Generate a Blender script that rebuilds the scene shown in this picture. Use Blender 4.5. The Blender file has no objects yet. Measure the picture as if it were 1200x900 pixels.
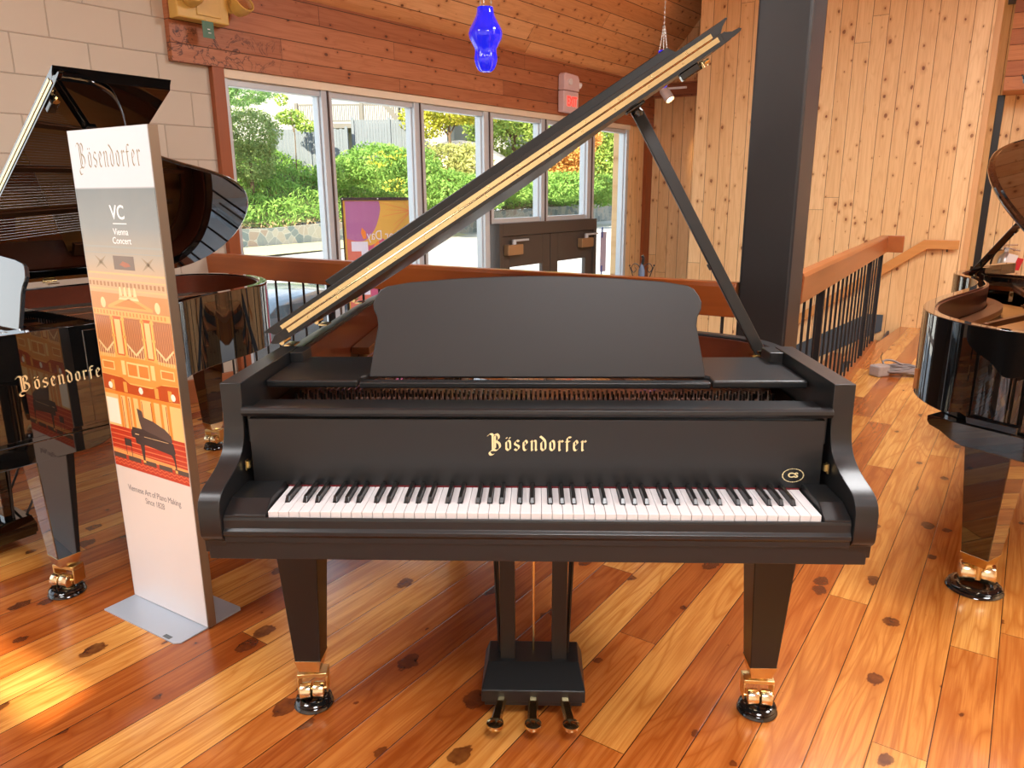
import bpy, math, random
from math import sin, cos, pi, radians, atan2, sqrt
from mathutils import Vector, Matrix
S = bpy.context.scene
COL = S.collection
random.seed(7)

# ------------------------------------------------------------------ node helper
class NT:
    def __init__(s, name):
        s.m = bpy.data.materials.new(name); s.m.use_nodes = True
        s.t = s.m.node_tree; s.t.nodes.clear()
        s.out = s.n('ShaderNodeOutputMaterial')
    def n(s, ty, **k):
        o = s.t.nodes.new(ty)
        for a, b in k.items(): setattr(o, a, b)
        return o
    def l(s, a, b): s.t.links.new(a, b)
    def setin(s, sock, v):
        if isinstance(v, bpy.types.NodeSocket): s.l(v, sock)
        elif v is not None: sock.default_value = v
    def math(s, op, a, b=None, c=None, clamp=False):
        o = s.n('ShaderNodeMath', operation=op); o.use_clamp = clamp
        s.setin(o.inputs[0], a)
        if b is not None: s.setin(o.inputs[1], b)
        if c is not None: s.setin(o.inputs[2], c)
        return o.outputs[0]
    def comb(s, x, y, z=0.0):
        o = s.n('ShaderNodeCombineXYZ')
        s.setin(o.inputs[0], x); s.setin(o.inputs[1], y); s.setin(o.inputs[2], z)
        return o.outputs[0]
    def sep(s, v):
        o = s.n('ShaderNodeSeparateXYZ'); s.l(v, o.inputs[0]); return o.outputs
    def obj(s): return s.n('ShaderNodeTexCoord').outputs['Object']
    def noise(s, vec, scale=5.0, detail=3.0, rough=.55, dist=0.0, dim='3D'):
        o = s.n('ShaderNodeTexNoise', noise_dimensions=dim)
        s.l(vec, o.inputs['Vector']); o.inputs['Scale'].default_value = scale
        o.inputs['Detail'].default_value = detail; o.inputs['Roughness'].default_value = rough
        o.inputs['Distortion'].default_value = dist
        return o.outputs['Fac']
    def white(s, vec):
        o = s.n('ShaderNodeTexWhiteNoise', noise_dimensions='3D'); s.l(vec, o.inputs['Vector'])
        return o.outputs['Value']
    def mix(s, f, a, b, mode='MIX'):
        o = s.n('ShaderNodeMix', data_type='RGBA', blend_type=mode)
        s.setin(o.inputs[0], f); s.setin(o.inputs[6], a); s.setin(o.inputs[7], b)
        return o.outputs[2]
    def ramp(s, f, stops):
        o = s.n('ShaderNodeValToRGB'); s.l(f, o.inputs[0])
        e = o.color_ramp.elements
        while len(e) < len(stops): e.new(.5)
        for i, (p, c) in enumerate(stops): e[i].position = p; e[i].color = c
        return o.outputs[0]
    def bump(s, h, dist=.002, strength=.5):
        o = s.n('ShaderNodeBump'); s.l(h, o.inputs['Height'])
        o.inputs['Distance'].default_value = dist; o.inputs['Strength'].default_value = strength
        return o.outputs[0]
    def bsdf(s, **k):
        o = s.n('ShaderNodeBsdfPrincipled')
        for a, v in k.items():
            nm = {'base': 'Base Color', 'rough': 'Roughness', 'metal': 'Metallic', 'normal': 'Normal', 'coat': 'Coat Weight',
                  'coatr': 'Coat Roughness', 'spec': 'Specular IOR Level', 'emit': 'Emission Color', 'emits': 'Emission Strength',
                  'trans': 'Transmission Weight', 'ior': 'IOR', 'sub': 'Subsurface Weight'}[a]
            s.setin(o.inputs[nm], v)
        s.l(o.outputs[0], s.out.inputs[0])
        return o

def srgb(r, g, b):
    f = lambda c: (c / 255 / 12.92) if c / 255 <= .04045 else ((c / 255 + .055) / 1.055) ** 2.4
    return (f(r), f(g), f(b), 1.0)

MATS = {}
def simple(name, col, rough=.5, metal=0.0, coat=0.0, spec=.5, bump=0.0, bscale=200.0, var=0.0):
    if name in MATS: return MATS[name]
    t = NT(name); b = t.bsdf(rough=rough, metal=metal, coat=coat, spec=spec)
    nz = t.noise(t.obj(), bscale if bump else 40.0, 3)
    if var or bump:
        c2 = tuple(max(0, min(1, x * (1 - var))) for x in col[:3]) + (1,)
        c3 = tuple(max(0, min(1, x * (1 + var))) for x in col[:3]) + (1,)
        t.l(t.mix(nz, c2, c3), b.inputs['Base Color'])
    else:
        t.l(t.mix(nz, col, tuple(x * .97 for x in col[:3]) + (1,)), b.inputs['Base Color'])
    if bump: t.l(t.bump(nz, bump, .5), b.inputs['Normal'])
    MATS[name] = t.m
    return t.m

def planks(name, along, across, width, length, cols, knotcol, gapw=.012, gapdark=.25, rough=.35, coat=0.0, bump=.002,
           knots=1.0, grain=.35, gapcol=None, groove=.5, knotscale=1.0, roughvar=.1, ksize=.20):
    """boards on a plane; along/across are the object axes (0,1,2)"""
    t = NT(name); xyz = t.sep(t.obj())
    v, u = xyz[along], xyz[across]
    uu = t.math('DIVIDE', u, width)
    idx = t.math('FLOOR', uu); fr = t.math('FRACT', uu)
    r1 = t.white(t.comb(idx, 3.7))
    vv = t.math('ADD', t.math('DIVIDE', v, length), t.math('MULTIPLY', r1, 7.3))
    seg = t.math('FLOOR', vv); fv = t.math('FRACT', vv)
    r2 = t.white(t.comb(idx, seg, 1.3)); r3 = t.white(t.comb(idx, seg, 9.1))
    # grain: stretched noise, each board displaced
    off = t.math('MULTIPLY', r2, 37.0)
    gv = t.comb(t.math('MULTIPLY', v, 1.6), t.math('ADD', t.math('MULTIPLY', u, 34.0), off), off)
    g1 = t.noise(gv, 1.0, 5, .62, .9)
    gv2 = t.comb(t.math('MULTIPLY', v, 3.0), t.math('MULTIPLY', u, 150.0), off)
    g2 = t.noise(gv2, 1.0, 3, .6)
    # rings / cathedral figure
    wv = t.comb(t.math('MULTIPLY', v, .9), t.math('ADD', t.math('MULTIPLY', u, 7.0), off), off)
    ring = t.math('FRACT', t.math('MULTIPLY', t.noise(wv, 1.0, 2, .5, .6), 9.0))
    ring = t.math('MULTIPLY', t.math('ABSOLUTE', t.math('SUBTRACT', ring, .5)), 2.0)
    c = t.ramp(r2, cols)
    dark = t.mix(1.0, c, (.66, .48, .32, 1), 'MULTIPLY')
    c = t.mix(t.math('MULTIPLY', t.math('SUBTRACT', g1, .46, clamp=True), grain * 6, clamp=True), c, dark)
    c = t.mix(t.math('MULTIPLY', t.math('POWER', ring, 3.0), grain * 1.1, clamp=True), c, dark)
    c = t.mix(t.math('MULTIPLY', t.math('SUBTRACT', g2, .47, clamp=True), grain * 4, clamp=True), c, dark)
    # knots
    kv = t.comb(t.math('ADD', t.math('MULTIPLY', v, 4.4 * knotscale), t.math('MULTIPLY', r1, 53.0)), t.math('ADD', t.math('MULTIPLY', u, 6.6 * knotscale), off), 0.0)
    vo = t.n('ShaderNodeTexVoronoi', voronoi_dimensions='2D'); t.l(kv, vo.inputs['Vector'])
    vo.inputs['Scale'].default_value = 1.0
    kn = t.noise(t.obj(), 26.0, 2)
    d = t.math('ADD', vo.outputs['Distance'], t.math('ADD', t.math('MULTIPLY', t.math('SUBTRACT', g2, .5), .05), t.math('MULTIPLY', t.math('SUBTRACT', kn, .5), .16)))
    rk = t.white(vo.outputs['Position'])
    size = t.math('MULTIPLY', t.math('SUBTRACT', rk, 1.0 - .55 * knots, clamp=True), ksize)
    halo = t.math('SUBTRACT', 1.0, t.math('DIVIDE', d, t.math('ADD', t.math('MULTIPLY', size, 3.2), .0001)), clamp=True)
    core = t.math('MULTIPLY', t.math('SUBTRACT', size, d), 60.0, clamp=True)
    c = t.mix(t.math('MULTIPLY', halo, .85), c, dark)
    c = t.mix(t.math('MULTIPLY', core, t.math('ADD', .45, t.math('MULTIPLY', kn, .8)), clamp=True), c, knotcol)
    # gaps
    e = t.math('MINIMUM', fr, t.math('SUBTRACT', 1.0, fr))
    gap = t.math('LESS_THAN', e, gapw)
    e2 = t.math('MINIMUM', fv, t.math('SUBTRACT', 1.0, fv))
    gap2 = t.math('LESS_THAN', e2, gapw * width / length * .7)
    gp = t.math('MAXIMUM', gap, gap2)
    gc = gapcol or tuple(x * gapdark for x in knotcol[:3]) + (1,)
    c = t.mix(t.math('MULTIPLY', gp, .85), c, gc)
    b = t.bsdf(base=c, coat=coat, coatr=.16)
    t.l(t.math('ADD', rough - roughvar / 2, t.math('MULTIPLY', g1, roughvar)), b.inputs['Roughness'])
    gs = t.math('MULTIPLY', e, 1 / (gapw * 3), clamp=True)
    h = t.math('ADD', t.math('MULTIPLY', gs, groove), t.math('MULTIPLY', g1, .05))
    h = t.math('ADD', h, t.math('MULTIPLY', r3, .1))
    t.l(t.bump(h, bump, .8), b.inputs['Normal'])
    MATS[name] = t.m
    return t.m

# ------------------------------------------------------------------ mesh helper
class MB:
    def __init__(s): s.v = []; s.f = []; s.sm = []
    def add(s, vs, fs, sm=False, M=None):
        o = len(s.v)
        s.v += [tuple(M @ Vector(v)) if M else tuple(v) for v in vs]
        for f in fs: s.f.append([i + o for i in f]); s.sm.append(sm)
        return s
    def box(s, x0, x1, y0, y1, z0, z1, M=None):
        vs = [(x, y, z) for z in (z0, z1) for y in (y0, y1) for x in (x0, x1)]
        return s.add(vs, [(0, 2, 3, 1), (4, 5, 7, 6), (0, 1, 5, 4), (2, 6, 7, 3), (0, 4, 6, 2), (1, 3, 7, 5)], M=M)
    def frustum(s, b0, b1, z0, z1, M=None):
        """b = (x0,x1,y0,y1) at z0 and z1"""
        vs = [(x, y, z0) for y in b0[2:] for x in b0[:2]] + [(x, y, z1) for y in b1[2:] for x in b1[:2]]
        return s.add(vs, [(0, 2, 3, 1), (4, 5, 7, 6), (0, 1, 5, 4), (2, 6, 7, 3), (0, 4, 6, 2), (1, 3, 7, 5)], M=M)
    def prism(s, poly, a0, a1, axis=2, M=None, sm=False):
        """poly 2-D (counter-clockwise), extruded along axis"""
        def P(p, a):
            if axis == 2: return (p[0], p[1], a)
            if axis == 0: return (a, p[0], p[1])
            return (p[0], a, p[1])
        n = len(poly); vs = [P(p, a0) for p in poly] + [P(p, a1) for p in poly]
        fs = [tuple(range(n))[::-1], tuple(range(n, 2 * n))]
        s.add(vs, fs, M=M); o = len(s.v) - 2 * n
        for i in range(n):
            j = (i + 1) % n; s.f.append([o + i, o + j, o + n + j, o + n + i]); s.sm.append(sm)
        return s
    def tube(s, path, r, n=8, cap=True, M=None):
        path = [Vector(p) for p in path]; m = len(path); vs = []; fs = []
        up = Vector((0, 0, 1)); prev = None
        for i, p in enumerate(path):
            t = (path[min(i + 1, m - 1)] - path[max(i - 1, 0)]).normalized()
            if prev is None:
                a = t.cross(up)
                if a.length < .05: a = t.cross(Vector((1, 0, 0)))
            else: a = prev - t * prev.dot(t)
            a.normalize(); prev = a; b = t.cross(a)
            rr = r[i] if isinstance(r, (list, tuple)) else r
            for k in range(n): vs.append(p + a * (rr * cos(2 * pi * k / n)) + b * (rr * sin(2 * pi * k / n)))
        for i in range(m - 1):
            for k in range(n):
                k2 = (k + 1) % n; fs.append((i * n + k, i * n + k2, (i + 1) * n + k2, (i + 1) * n + k))
        s.add(vs, fs, True, M)
        if cap: s.add([vs[k] for k in range(n)], [tuple(range(n))[::-1]], M=M); s.add([vs[(m - 1) * n + k] for k in range(n)], [tuple(range(n))], M=M)
        return s
    def lathe(s, prof, n=24, c=(0, 0, 0), M=None, fn=None):
        vs = []; fs = []; m = len(prof)
        for (r, z) in prof:
            for k in range(n):
                a = 2 * pi * k / n; q = r * (fn(a, z) if fn else 1)
                vs.append((c[0] + q * cos(a), c[1] + q * sin(a), c[2] + z))
        for i in range(m - 1):
            for k in range(n):
                k2 = (k + 1) % n; fs.append((i * n + k, i * n + k2, (i + 1) * n + k2, (i + 1) * n + k))
        fs.append(tuple(range(n))[::-1]); fs.append(tuple(range((m - 1) * n, m * n)))
        return s.add(vs, fs, True, M)
    def band(s, outer, inner, z0, z1, M=None, sm=True, closed=False):
        n = len(outer); vs = []
        for i in range(n):
            o, q = outer[i], inner[i]
            vs += [(o[0], o[1], z0), (o[0], o[1], z1), (q[0], q[1], z1), (q[0], q[1], z0)]
        fs = []; k = n if closed else n - 1
        base = len(s.v); s.add(vs, [], M=M)
        for i in range(k):
            a, b = base + 4 * i, base + 4 * ((i + 1) % n)
            for c, flag in ((0, sm), (1, False), (2, sm), (3, False)):
                d = (c + 1) % 4; s.f.append([a + c, b + c, b + d, a + d]); s.sm.append(flag)
        if not closed:
            s.f.append([base, base + 1, base + 2, base + 3]); s.sm.append(False)
            e = base + 4 * (n - 1); s.f.append([e + 3, e + 2, e + 1, e]); s.sm.append(False)
        return s
    def build(s, name, mat, parent=None, bevel=0.0, M=None, seg=2):
        me = bpy.data.meshes.new(name); me.from_pydata(s.v, [], s.f)
        me.polygons.foreach_set('use_smooth', s.sm); me.update()
        import bmesh
        if len(s.f) < 30000:
            bm = bmesh.new(); bm.from_mesh(me); bmesh.ops.recalc_face_normals(bm, faces=bm.faces)
            bm.to_mesh(me); bm.free()
        if any(s.sm): me.set_sharp_from_angle(angle=radians(42))
        if mat: me.materials.append(mat)
        o = bpy.data.objects.new(name, me); COL.objects.link(o)
        if parent: o.parent = parent
        if M is not None: o.matrix_local = M
        if bevel:
            b = o.modifiers.new('bevel', 'BEVEL'); b.width = bevel; b.segments = seg; b.limit_method = 'ANGLE'; b.angle_limit = radians(40)
            b.harden_normals = False
        return o

def thing(name, label, cat, loc=(0, 0, 0), rz=0.0, group=None):
    o = bpy.data.objects.new(name, None); COL.objects.link(o); o.empty_display_size = .1
    o.location = loc; o.rotation_euler = (0, 0, rz); o['label'] = label; o['category'] = cat
    if group: o['group'] = group
    return o
def tag(o, label, cat, group=None, kind=None):
    o['label'] = label; o['category'] = cat
    if group: o['group'] = group
    if kind: o['kind'] = kind
    return o
def struct(o): o['kind'] = 'structure'; return o
def part(o, label): o['label'] = label; return o

def smooth_path(pts, n=8):
    out = []; m = len(pts)
    for i in range(m - 1):
        p0 = Vector(pts[max(i - 1, 0)]); p1 = Vector(pts[i]); p2 = Vector(pts[i + 1]); p3 = Vector(pts[min(i + 2, m - 1)])
        for k in range(n):
            t = k / n
            out.append(.5 * ((2 * p1) + (p2 - p0) * t + (2 * p0 - 5 * p1 + 4 * p2 - p3) * t * t + (3 * p1 - p0 - 3 * p2 + p3) * t ** 3))
    out.append(Vector(pts[-1])); return out

def offset(path, d):
    """offset an open 2-D path to its left by d"""
    out = []; m = len(path)
    for i in range(m):
        t = (path[min(i + 1, m - 1)] - path[max(i - 1, 0)]); t = Vector((t[0], t[1])); t.normalize()
        out.append(Vector((path[i][0] - t[1] * d, path[i][1] + t[0] * d)))
    return out

def text_mesh(body, size, mat, name, parent, M, extrude=.0004, align='CENTER', sx=1.0, space=1.0, shear=0.0, bold=0.0):
    cu = bpy.data.curves.new('t', 'FONT'); cu.body = body; cu.size = size; cu.align_x = align; cu.align_y = 'CENTER'
    cu.extrude = extrude; cu.space_character = space; cu.shear = shear; cu.offset = bold; cu.resolution_u = 4
    o = bpy.data.objects.new('t', cu); COL.objects.link(o)
    bpy.context.view_layer.update()
    me = bpy.data.meshes.new_from_object(o.evaluated_get(bpy.context.evaluated_depsgraph_get()))
    bpy.data.objects.remove(o); bpy.data.curves.remove(cu)
    if sx != 1.0:
        for v in me.vertices: v.co.x *= sx
    me.name = name; me.materials.clear(); me.materials.append(mat)
    r = bpy.data.objects.new(name, me); COL.objects.link(r); r.parent = parent; r.matrix_local = M
    return r

# blackletter lettering written with a broad nib: strokes per glyph in units of x-height
GL = {
 'B': (1.25, [[(-.15, 1.45), (.0, 1.62), (.22, 1.62), (.35, 1.45)], [(.30, 1.5), (.30, .15), (.42, .0)], [(.35, 1.45), (.65, 1.62), (.86, 1.45), (.86, 1.15), (.6, .92)],
              [(.52, 1.45), (.52, .2)], [(.6, .92), (.88, .72), (.98, .5), (.95, .22), (.62, -.02), (.35, .08)], [(.42, .0), (.12, -.06), (-.02, -.25), (.12, -.47), (.38, -.42)]], .17),
 'o': (.62, [[(.12, .85), (.12, .18), (.3, .0)], [(.3, 1.0), (.48, .82), (.48, .15), (.3, .0)], [(.12, .85), (.3, 1.0)]], .16),
 's': (.60, [[(.48, .88), (.30, 1.0), (.12, .8), (.12, .62), (.46, .42), (.46, .18), (.28, .0), (.08, .14)]], .16),
 'e': (.54, [[(.12, .85), (.12, .2), (.3, .0), (.44, .12)], [(.12, .85), (.28, 1.0), (.44, .82), (.40, .66), (.16, .48)]], .16),
 'n': (.70, [[(.04, .88), (.14, .96), (.14, .1), (.22, .0)], [(.2, .82), (.36, 1.0), (.52, .86), (.52, .12), (.62, .0)]], .16),
 'd': (.64, [[(.12, .8), (.12, .18), (.3, .0)], [(.02, 1.42), (.30, 1.18), (.50, .86), (.50, .15), (.3, .0)], [(.12, .8), (.34, .98)]], .16),
 'r': (.50, [[(.04, .88), (.14, .96), (.14, .1), (.24, .0)], [(.2, .8), (.34, 1.0), (.48, .86)]], .16),
 'f': (.48, [[(.16, -.08), (.16, 1.1), (.3, 1.35), (.50, 1.28)], [(.02, .9), (.40, .9)]], .16),
}
def blackletter(h, mat, name, parent, M, weight=1.0, thick=.0004, sx=1.0):
    m = MB(); x = 0.0; word = 'Bosendorfer'; gap = .22
    tot = sum(GL[c][0] for c in word) + gap * (len(word) - 1); x = -tot / 2
    def stroke(pts, w, lay):
        nb = Vector((cos(radians(38)), sin(radians(38)))) * w * .5
        sp = smooth_path(pts, 3) if len(pts) > 3 else [Vector(p) for p in pts]
        for i in range(len(sp) - 1):
            a, b = sp[i], sp[i + 1]; d = (b - a)
            if d.length < 1e-5: continue
            q = [a - nb, b - nb, b + nb, a + nb]
            if abs(d.x * nb.y - d.y * nb.x) / d.length < w * .12:
                pn = Vector((-nb.y, nb.x)).normalized() * w * .08
                q = [a - nb - pn, b - nb - pn, b + nb + pn, a + nb + pn]
            q = [((p.x + x) * h * sx, p.y * h) for p in q]
            z = thick + lay * .00002
            m.add([(p[0], p[1], z) for p in q] + [(p[0], p[1], 0) for p in q],
                  [(0, 1, 2, 3), (4, 5, 1, 0), (5, 6, 2, 1), (6, 7, 3, 2), (7, 4, 0, 3)])
    k = 0
    for i, c in enumerate(word):
        wd, st, w = GL[c]
        for p in st: stroke(p, w * 1.25 * weight, k % 7); k += 1
        if i == 1:
            for dx in (.16, .44):
                stroke([(dx - .02, 1.26), (dx + .03, 1.2)], w * 1.1 * weight, k % 7); k += 1
        x += wd + gap
    return m.build(name, mat, parent, M=M)

# ------------------------------------------------------------------ materials
satin = simple('satin_black', (.0095, .010, .0108, 1), rough=.34, spec=.5, var=.05, bump=.00003, bscale=900)
satin_desk = simple('satin_desk_black', (.014, .013, .014, 1), rough=.45, spec=.5, var=.05)
gloss = simple('polished_black', (.003, .003, .003, 1), rough=.012, coat=1.0, spec=.7)
gold = simple('polished_brass', (.76, .62, .34, 1), rough=.17, metal=1.0, var=.04)
wheelb = simple('wheel_brass', (.86, .72, .46, 1), rough=.2, metal=1.0)
goldm = simple('satin_brass', (.78, .60, .28, 1), rough=.28, metal=1.0, var=.1)
leafgold = simple('gold_leaf', (.95, .82, .46, 1), rough=.4, metal=.4)
chrome = simple('bright_steel', (.72, .72, .74, 1), rough=.15, metal=1.0)
steel = simple('wire_steel', (.5, .45, .4, 1), rough=.3, metal=1.0)
ivory = simple('white_keytop', srgb(216, 213, 214), rough=.22, spec=.5)
ebony = simple('ebony_key', (.010, .010, .010, 1), rough=.28)
redfelt = simple('red_felt', (.13, .006, .01, 1), rough=.9)
castg = simple('bronze_plate', (.22, .085, .035, 1), rough=.3, metal=.6, var=.1)
blackrub = simple('black_gloss_plastic', (.008, .008, .008, 1), rough=.08, coat=.5)
def wood(name, c1, c2, along=0, sc=1.0, rough=.35, coat=0.0):
    t = NT(name); x = t.sep(t.obj()); ax = [t.math('MULTIPLY', x[i], (1.2 if i == along else 22.0) * sc) for i in range(3)]
    v = t.comb(*ax); g = t.noise(v, 1.0, 5, .6, .6)
    g2 = t.noise(v, 4.0, 3, .6)
    c = t.mix(g, c1, c2); c = t.mix(t.math('MULTIPLY', g2, .35), c, tuple(k * .6 for k in c1[:3]) + (1,))
    t.bsdf(base=c, rough=rough, coat=coat, coatr=.08)
    MATS[name] = t.m; return t.m
mahog = wood('mahogany_rim', srgb(80, 32, 16), srgb(112, 50, 26), 0, .8, .3, .4)
spruce = wood('soundboard_spruce', srgb(175, 110, 55), srgb(205, 140, 75), 1, 1.0, .3, .5)
railwood = wood('railing_cedar', srgb(138, 70, 26), srgb(176, 98, 44), 0, .6, .35, .3)
lightrail = wood('light_oak', srgb(196, 128, 62), srgb(218, 154, 86), 0, .6, .35, .2)
trimwood = wood('cedar_trim', srgb(134, 66, 30), srgb(166, 90, 44), 2, .5, .45)
trimpine = wood('pine_trim', srgb(206, 150, 96), srgb(226, 176, 120), 2, .5, .5)

pf = [(0, srgb(152, 80, 32)), (.3, srgb(182, 106, 46)), (.6, srgb(204, 138, 66)), (1, srgb(218, 162, 86))]
floor_m = planks('pine_floor', 1, 0, .131, 3.6, pf, srgb(78, 34, 14), gapw=.011, gapdark=.15, rough=.24, coat=.40, bump=.0008, knots=1.35, grain=.75, groove=.8, knotscale=.72, ksize=.21)
wallpine = planks('knotty_pine_boards', 2, 0, .150, 9.0, [(0, srgb(226, 182, 126)), (.5, srgb(236, 196, 142)), (1, srgb(242, 208, 158))], srgb(120, 62, 28),
                  gapw=.018, gapdark=.5, rough=.45, bump=.004, knots=1.15, grain=.22, knotscale=1.25)
header_m = planks('cedar_header_boards', 0, 2, .139, 2.6, [(0, srgb(150, 88, 56)), (.5, srgb(168, 104, 68)), (1, srgb(182, 118, 80))], srgb(60, 26, 14),
                  gapw=.02, gapdark=.4, rough=.5, bump=.004, knots=1.0, grain=.35, knotscale=1.5)
ceil_m = planks('cedar_ceiling_boards', 0, 1, .17, 3.2, [(0, srgb(214, 150, 98)), (.5, srgb(226, 166, 112)), (1, srgb(236, 182, 130))], srgb(104, 48, 20),
                gapw=.02, gapdark=.4, rough=.5, bump=.004, knots=1.2, grain=.22, knotscale=1.6)
soffit_m = planks('soffit_boards', 0, 2, .15, 3.2, [(0, srgb(150, 84, 44)), (.5, srgb(178, 108, 60)), (1, srgb(206, 138, 84))], srgb(90, 40, 18),
                  gapw=.02, gapdark=.4, rough=.5, bump=.004, knots=.7, grain=.3, knotscale=1.5)
def header_char():
    t = header_m.node_tree; bs_ = [n for n in t.nodes if n.type == 'BSDF_PRINCIPLED'][0]; src = bs_.inputs['Base Color'].links[0].from_socket
    n = NT.__new__(NT); n.t = t; n.m = header_m
    x = n.sep(n.obj())
    f = n.noise(n.obj(), 7.0, 4, .6, .8)
    ln = n.math('SUBTRACT', 1.0, n.math('MULTIPLY', n.math('ABSOLUTE', n.math('SUBTRACT', f, .5)), 42.0), clamp=True)
    fade = n.math('MULTIPLY', n.math('SUBTRACT', 1.0, n.math('DIVIDE', n.math('SUBTRACT', x[0], 3.2), .75), clamp=True), n.math('MULTIPLY', n.math('SUBTRACT', 2.53, x[2]), 10.0, clamp=True), clamp=True)
    n.l(n.mix(n.math('MULTIPLY', n.math('MULTIPLY', ln, fade), .9), src, srgb(52, 22, 14)), bs_.inputs['Base Color'])
header_char()
def cmu():
    t = NT('painted_block'); x = t.sep(t.obj())
    v = t.comb(t.math('ADD', x[0], .02), t.math('ADD', x[2], .05))
    b = t.n('ShaderNodeTexBrick'); t.l(v, b.inputs['Vector'])
    b.inputs['Scale'].default_value = 1.0; b.inputs['Brick Width'].default_value = .415; b.inputs['Row Height'].default_value = .213
    b.inputs['Mortar Size'].default_value = .005; b.inputs['Mortar Smooth'].default_value = .6
    b.inputs['Color1'].default_value = srgb(194, 182, 164); b.inputs['Color2'].default_value = srgb(190, 177, 159)
    b.inputs['Mortar'].default_value = srgb(174, 160, 142)
    n = t.noise(t.obj(), 60, 4); n2 = t.noise(t.obj(), 2.5, 2)
    c = t.mix(t.math('MULTIPLY', n2, .25), b.outputs['Color'], srgb(178, 164, 146))
    h = t.math('ADD', t.math('MULTIPLY', b.outputs['Fac'], 1.0), t.math('MULTIPLY', n, .12))
    t.bsdf(base=c, rough=.6, normal=t.bump(h, .004, .9)); return t.m
block_m = cmu()
cream = simple('cream_paint', srgb(226, 208, 182), rough=.5, var=.04)
alum = simple('window_aluminium', srgb(196, 204, 210), rough=.35, metal=.3, var=.03)
alumd = simple('window_gasket', srgb(86, 70, 62), rough=.6)
bronze_door = simple('bronze_anodised', srgb(84, 76, 70), rough=.4, metal=.3, var=.04)
def glassmat(name='window_glass', tint=(.97, .985, .98, 1)):
    t = NT(name); tr = t.n('ShaderNodeBsdfTransparent'); tr.inputs[0].default_value = tint
    g = t.n('ShaderNodeBsdfGlossy'); g.inputs['Roughness'].default_value = .0
    f = t.n('ShaderNodeLayerWeight'); f.inputs[0].default_value = .5
    n = t.noise(t.obj(), 3, 1); f2 = t.math('ADD', t.math('MULTIPLY', t.math('POWER', f.outputs['Facing'], 5.0), .6), t.math('ADD', .02, t.math('MULTIPLY', n, .002)))
    m = t.n('ShaderNodeMixShader'); t.l(f2, m.inputs[0]); t.l(tr.outputs[0], m.inputs[1]); t.l(g.outputs[0], m.inputs[2])
    t.l(m.outputs[0], t.out.inputs[0]); return t.m
glass_m = glassmat()
blackpaint = simple('black_column_paint', srgb(38, 38, 40), rough=.4, bump=.0006, bscale=30, var=.08)
blackmetal = simple('black_iron', (.012, .012, .014, 1), rough=.38, metal=.2)
skirt_m = simple('charcoal_skirting', srgb(62, 70, 78), rough=.5)
whitep = simple('white_plastic', srgb(235, 228, 228), rough=.4)

# ------------------------------------------------------------------ building grid
def frame(ox, oy, dx, dy, z=0.0):
    """local x = along (dx,dy), local y = to its left, z up"""
    a = atan2(dy, dx)
    return Matrix.Translation((ox, oy, z)) @ Matrix.Rotation(a, 4, 'Z')
WF = frame(-3.949, 1.293, .579, .815)            # window wall: x = s, y<0 is the room, y>0 outdoors
A2 = Vector((.5, .866)); B2 = Vector((.866, -.5))

# platform floor -- boards run along (.54,.842)
FA = Vector((.54, .842)); FN = Vector((.842, -.54))
FM = Matrix(((FN.x, FA.x, 0, 0), (FN.y, FA.y, 0, 0), (0, 0, 1, 0), (0, 0, 0, 1)))
def floor_poly(pts, z0, z1, name, mat):
    inv = FM.inverted(); p = [inv @ Vector((x, y, 0)) for x, y in pts]
    m = MB(); m.prism([(q.x, q.y) for q in p], z0, z1)
    return struct(m.build(name, mat, M=FM))
plat = [(-2.319, 3.69), (.99, 1.78), (1.25, 1.97), (3.2, 5.46), (3.97, 6.53), (4.40, 6.28), (4.98, 7.30), (9.0, 4.98), (2.9, -5.6), (-7.0, .1), (-5.2, -.3)]
plat = [(-2.319, 3.69), (.94, 1.79), (1.28, 2.02), (3.2, 5.50), (3.97, 6.58), (4.40, 6.32), (5.02, 7.36), (8.2, 5.5), (2.35, -4.62), (-3.57, -1.2), (-5.93, -1.5)]
floor_poly(plat, -.28, 0.0, 'floor', floor_m)
low = MB(); low.prism([(-6.2, -1.4), (-1, -4), (9, 3), (9, 9), (1.9, 10.0), (1.65, 9.25)], -1.25, -1.09)
tile_m = simple('entry_tile', srgb(190, 180, 168), rough=.45, var=.08)
struct(low.build('floor', tile_m))

# ---- window wall (local s, out, z)
def wallbox(name, mat, x0, x1, y0, y1, z0, z1, M=WF, bevel=0.0):
    m = MB(); m.box(x0, x1, y0, y1, z0, z1); return struct(m.build(name, mat, M=M, bevel=bevel))
# block wall with big openings behind the camera's left
m = MB()
m.box(-3.6, -3.2, 0, .2, -1.1, 6.2); m.box(1.0, 3.03, 0, .2, -1.1, 6.2)
m.box(-3.2, 1.0, 0, .2, -1.1, .35); m.box(-3.2, 1.0, 0, .2, 2.75, 6.2)
struct(m.build('wall_left', block_m, M=WF))
m = MB()
for x in (-3.2, -1.83, -.43, .93): m.box(x, x + .07, .02, .12, .35, 2.75)
m.box(-3.2, 1.0, .02, .12, .35, .42); m.box(-3.2, 1.0, .02, .12, 2.68, 2.75)
wl = struct(m.build('window_8', alum, M=WF))
g = MB(); g.box(-3.13, .93, .06, .066, .42, 2.68); g.build('pane', glass_m, wl)
# baseboard along block wall
bb = MB(); bb.box(1.0, 2.98, -.025, 0, 0, .17); struct(bb.build('baseboard_left', trimwood_h := wood('cedar_baseboard', srgb(150, 84, 44), srgb(176, 104, 58), 0, .6, .45), M=WF, bevel=.004))
# header boards over windows + its slight projection over the blocks
wallbox('wall_back', header_m, 2.755, 9.46, -.05, .15, 2.255, 2.80)
# wooden post at the left of the glazing
wallbox('trim_1', trimwood, 3.03, 3.118, -.045, .15, -1.09, 2.255, bevel=.003)
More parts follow.
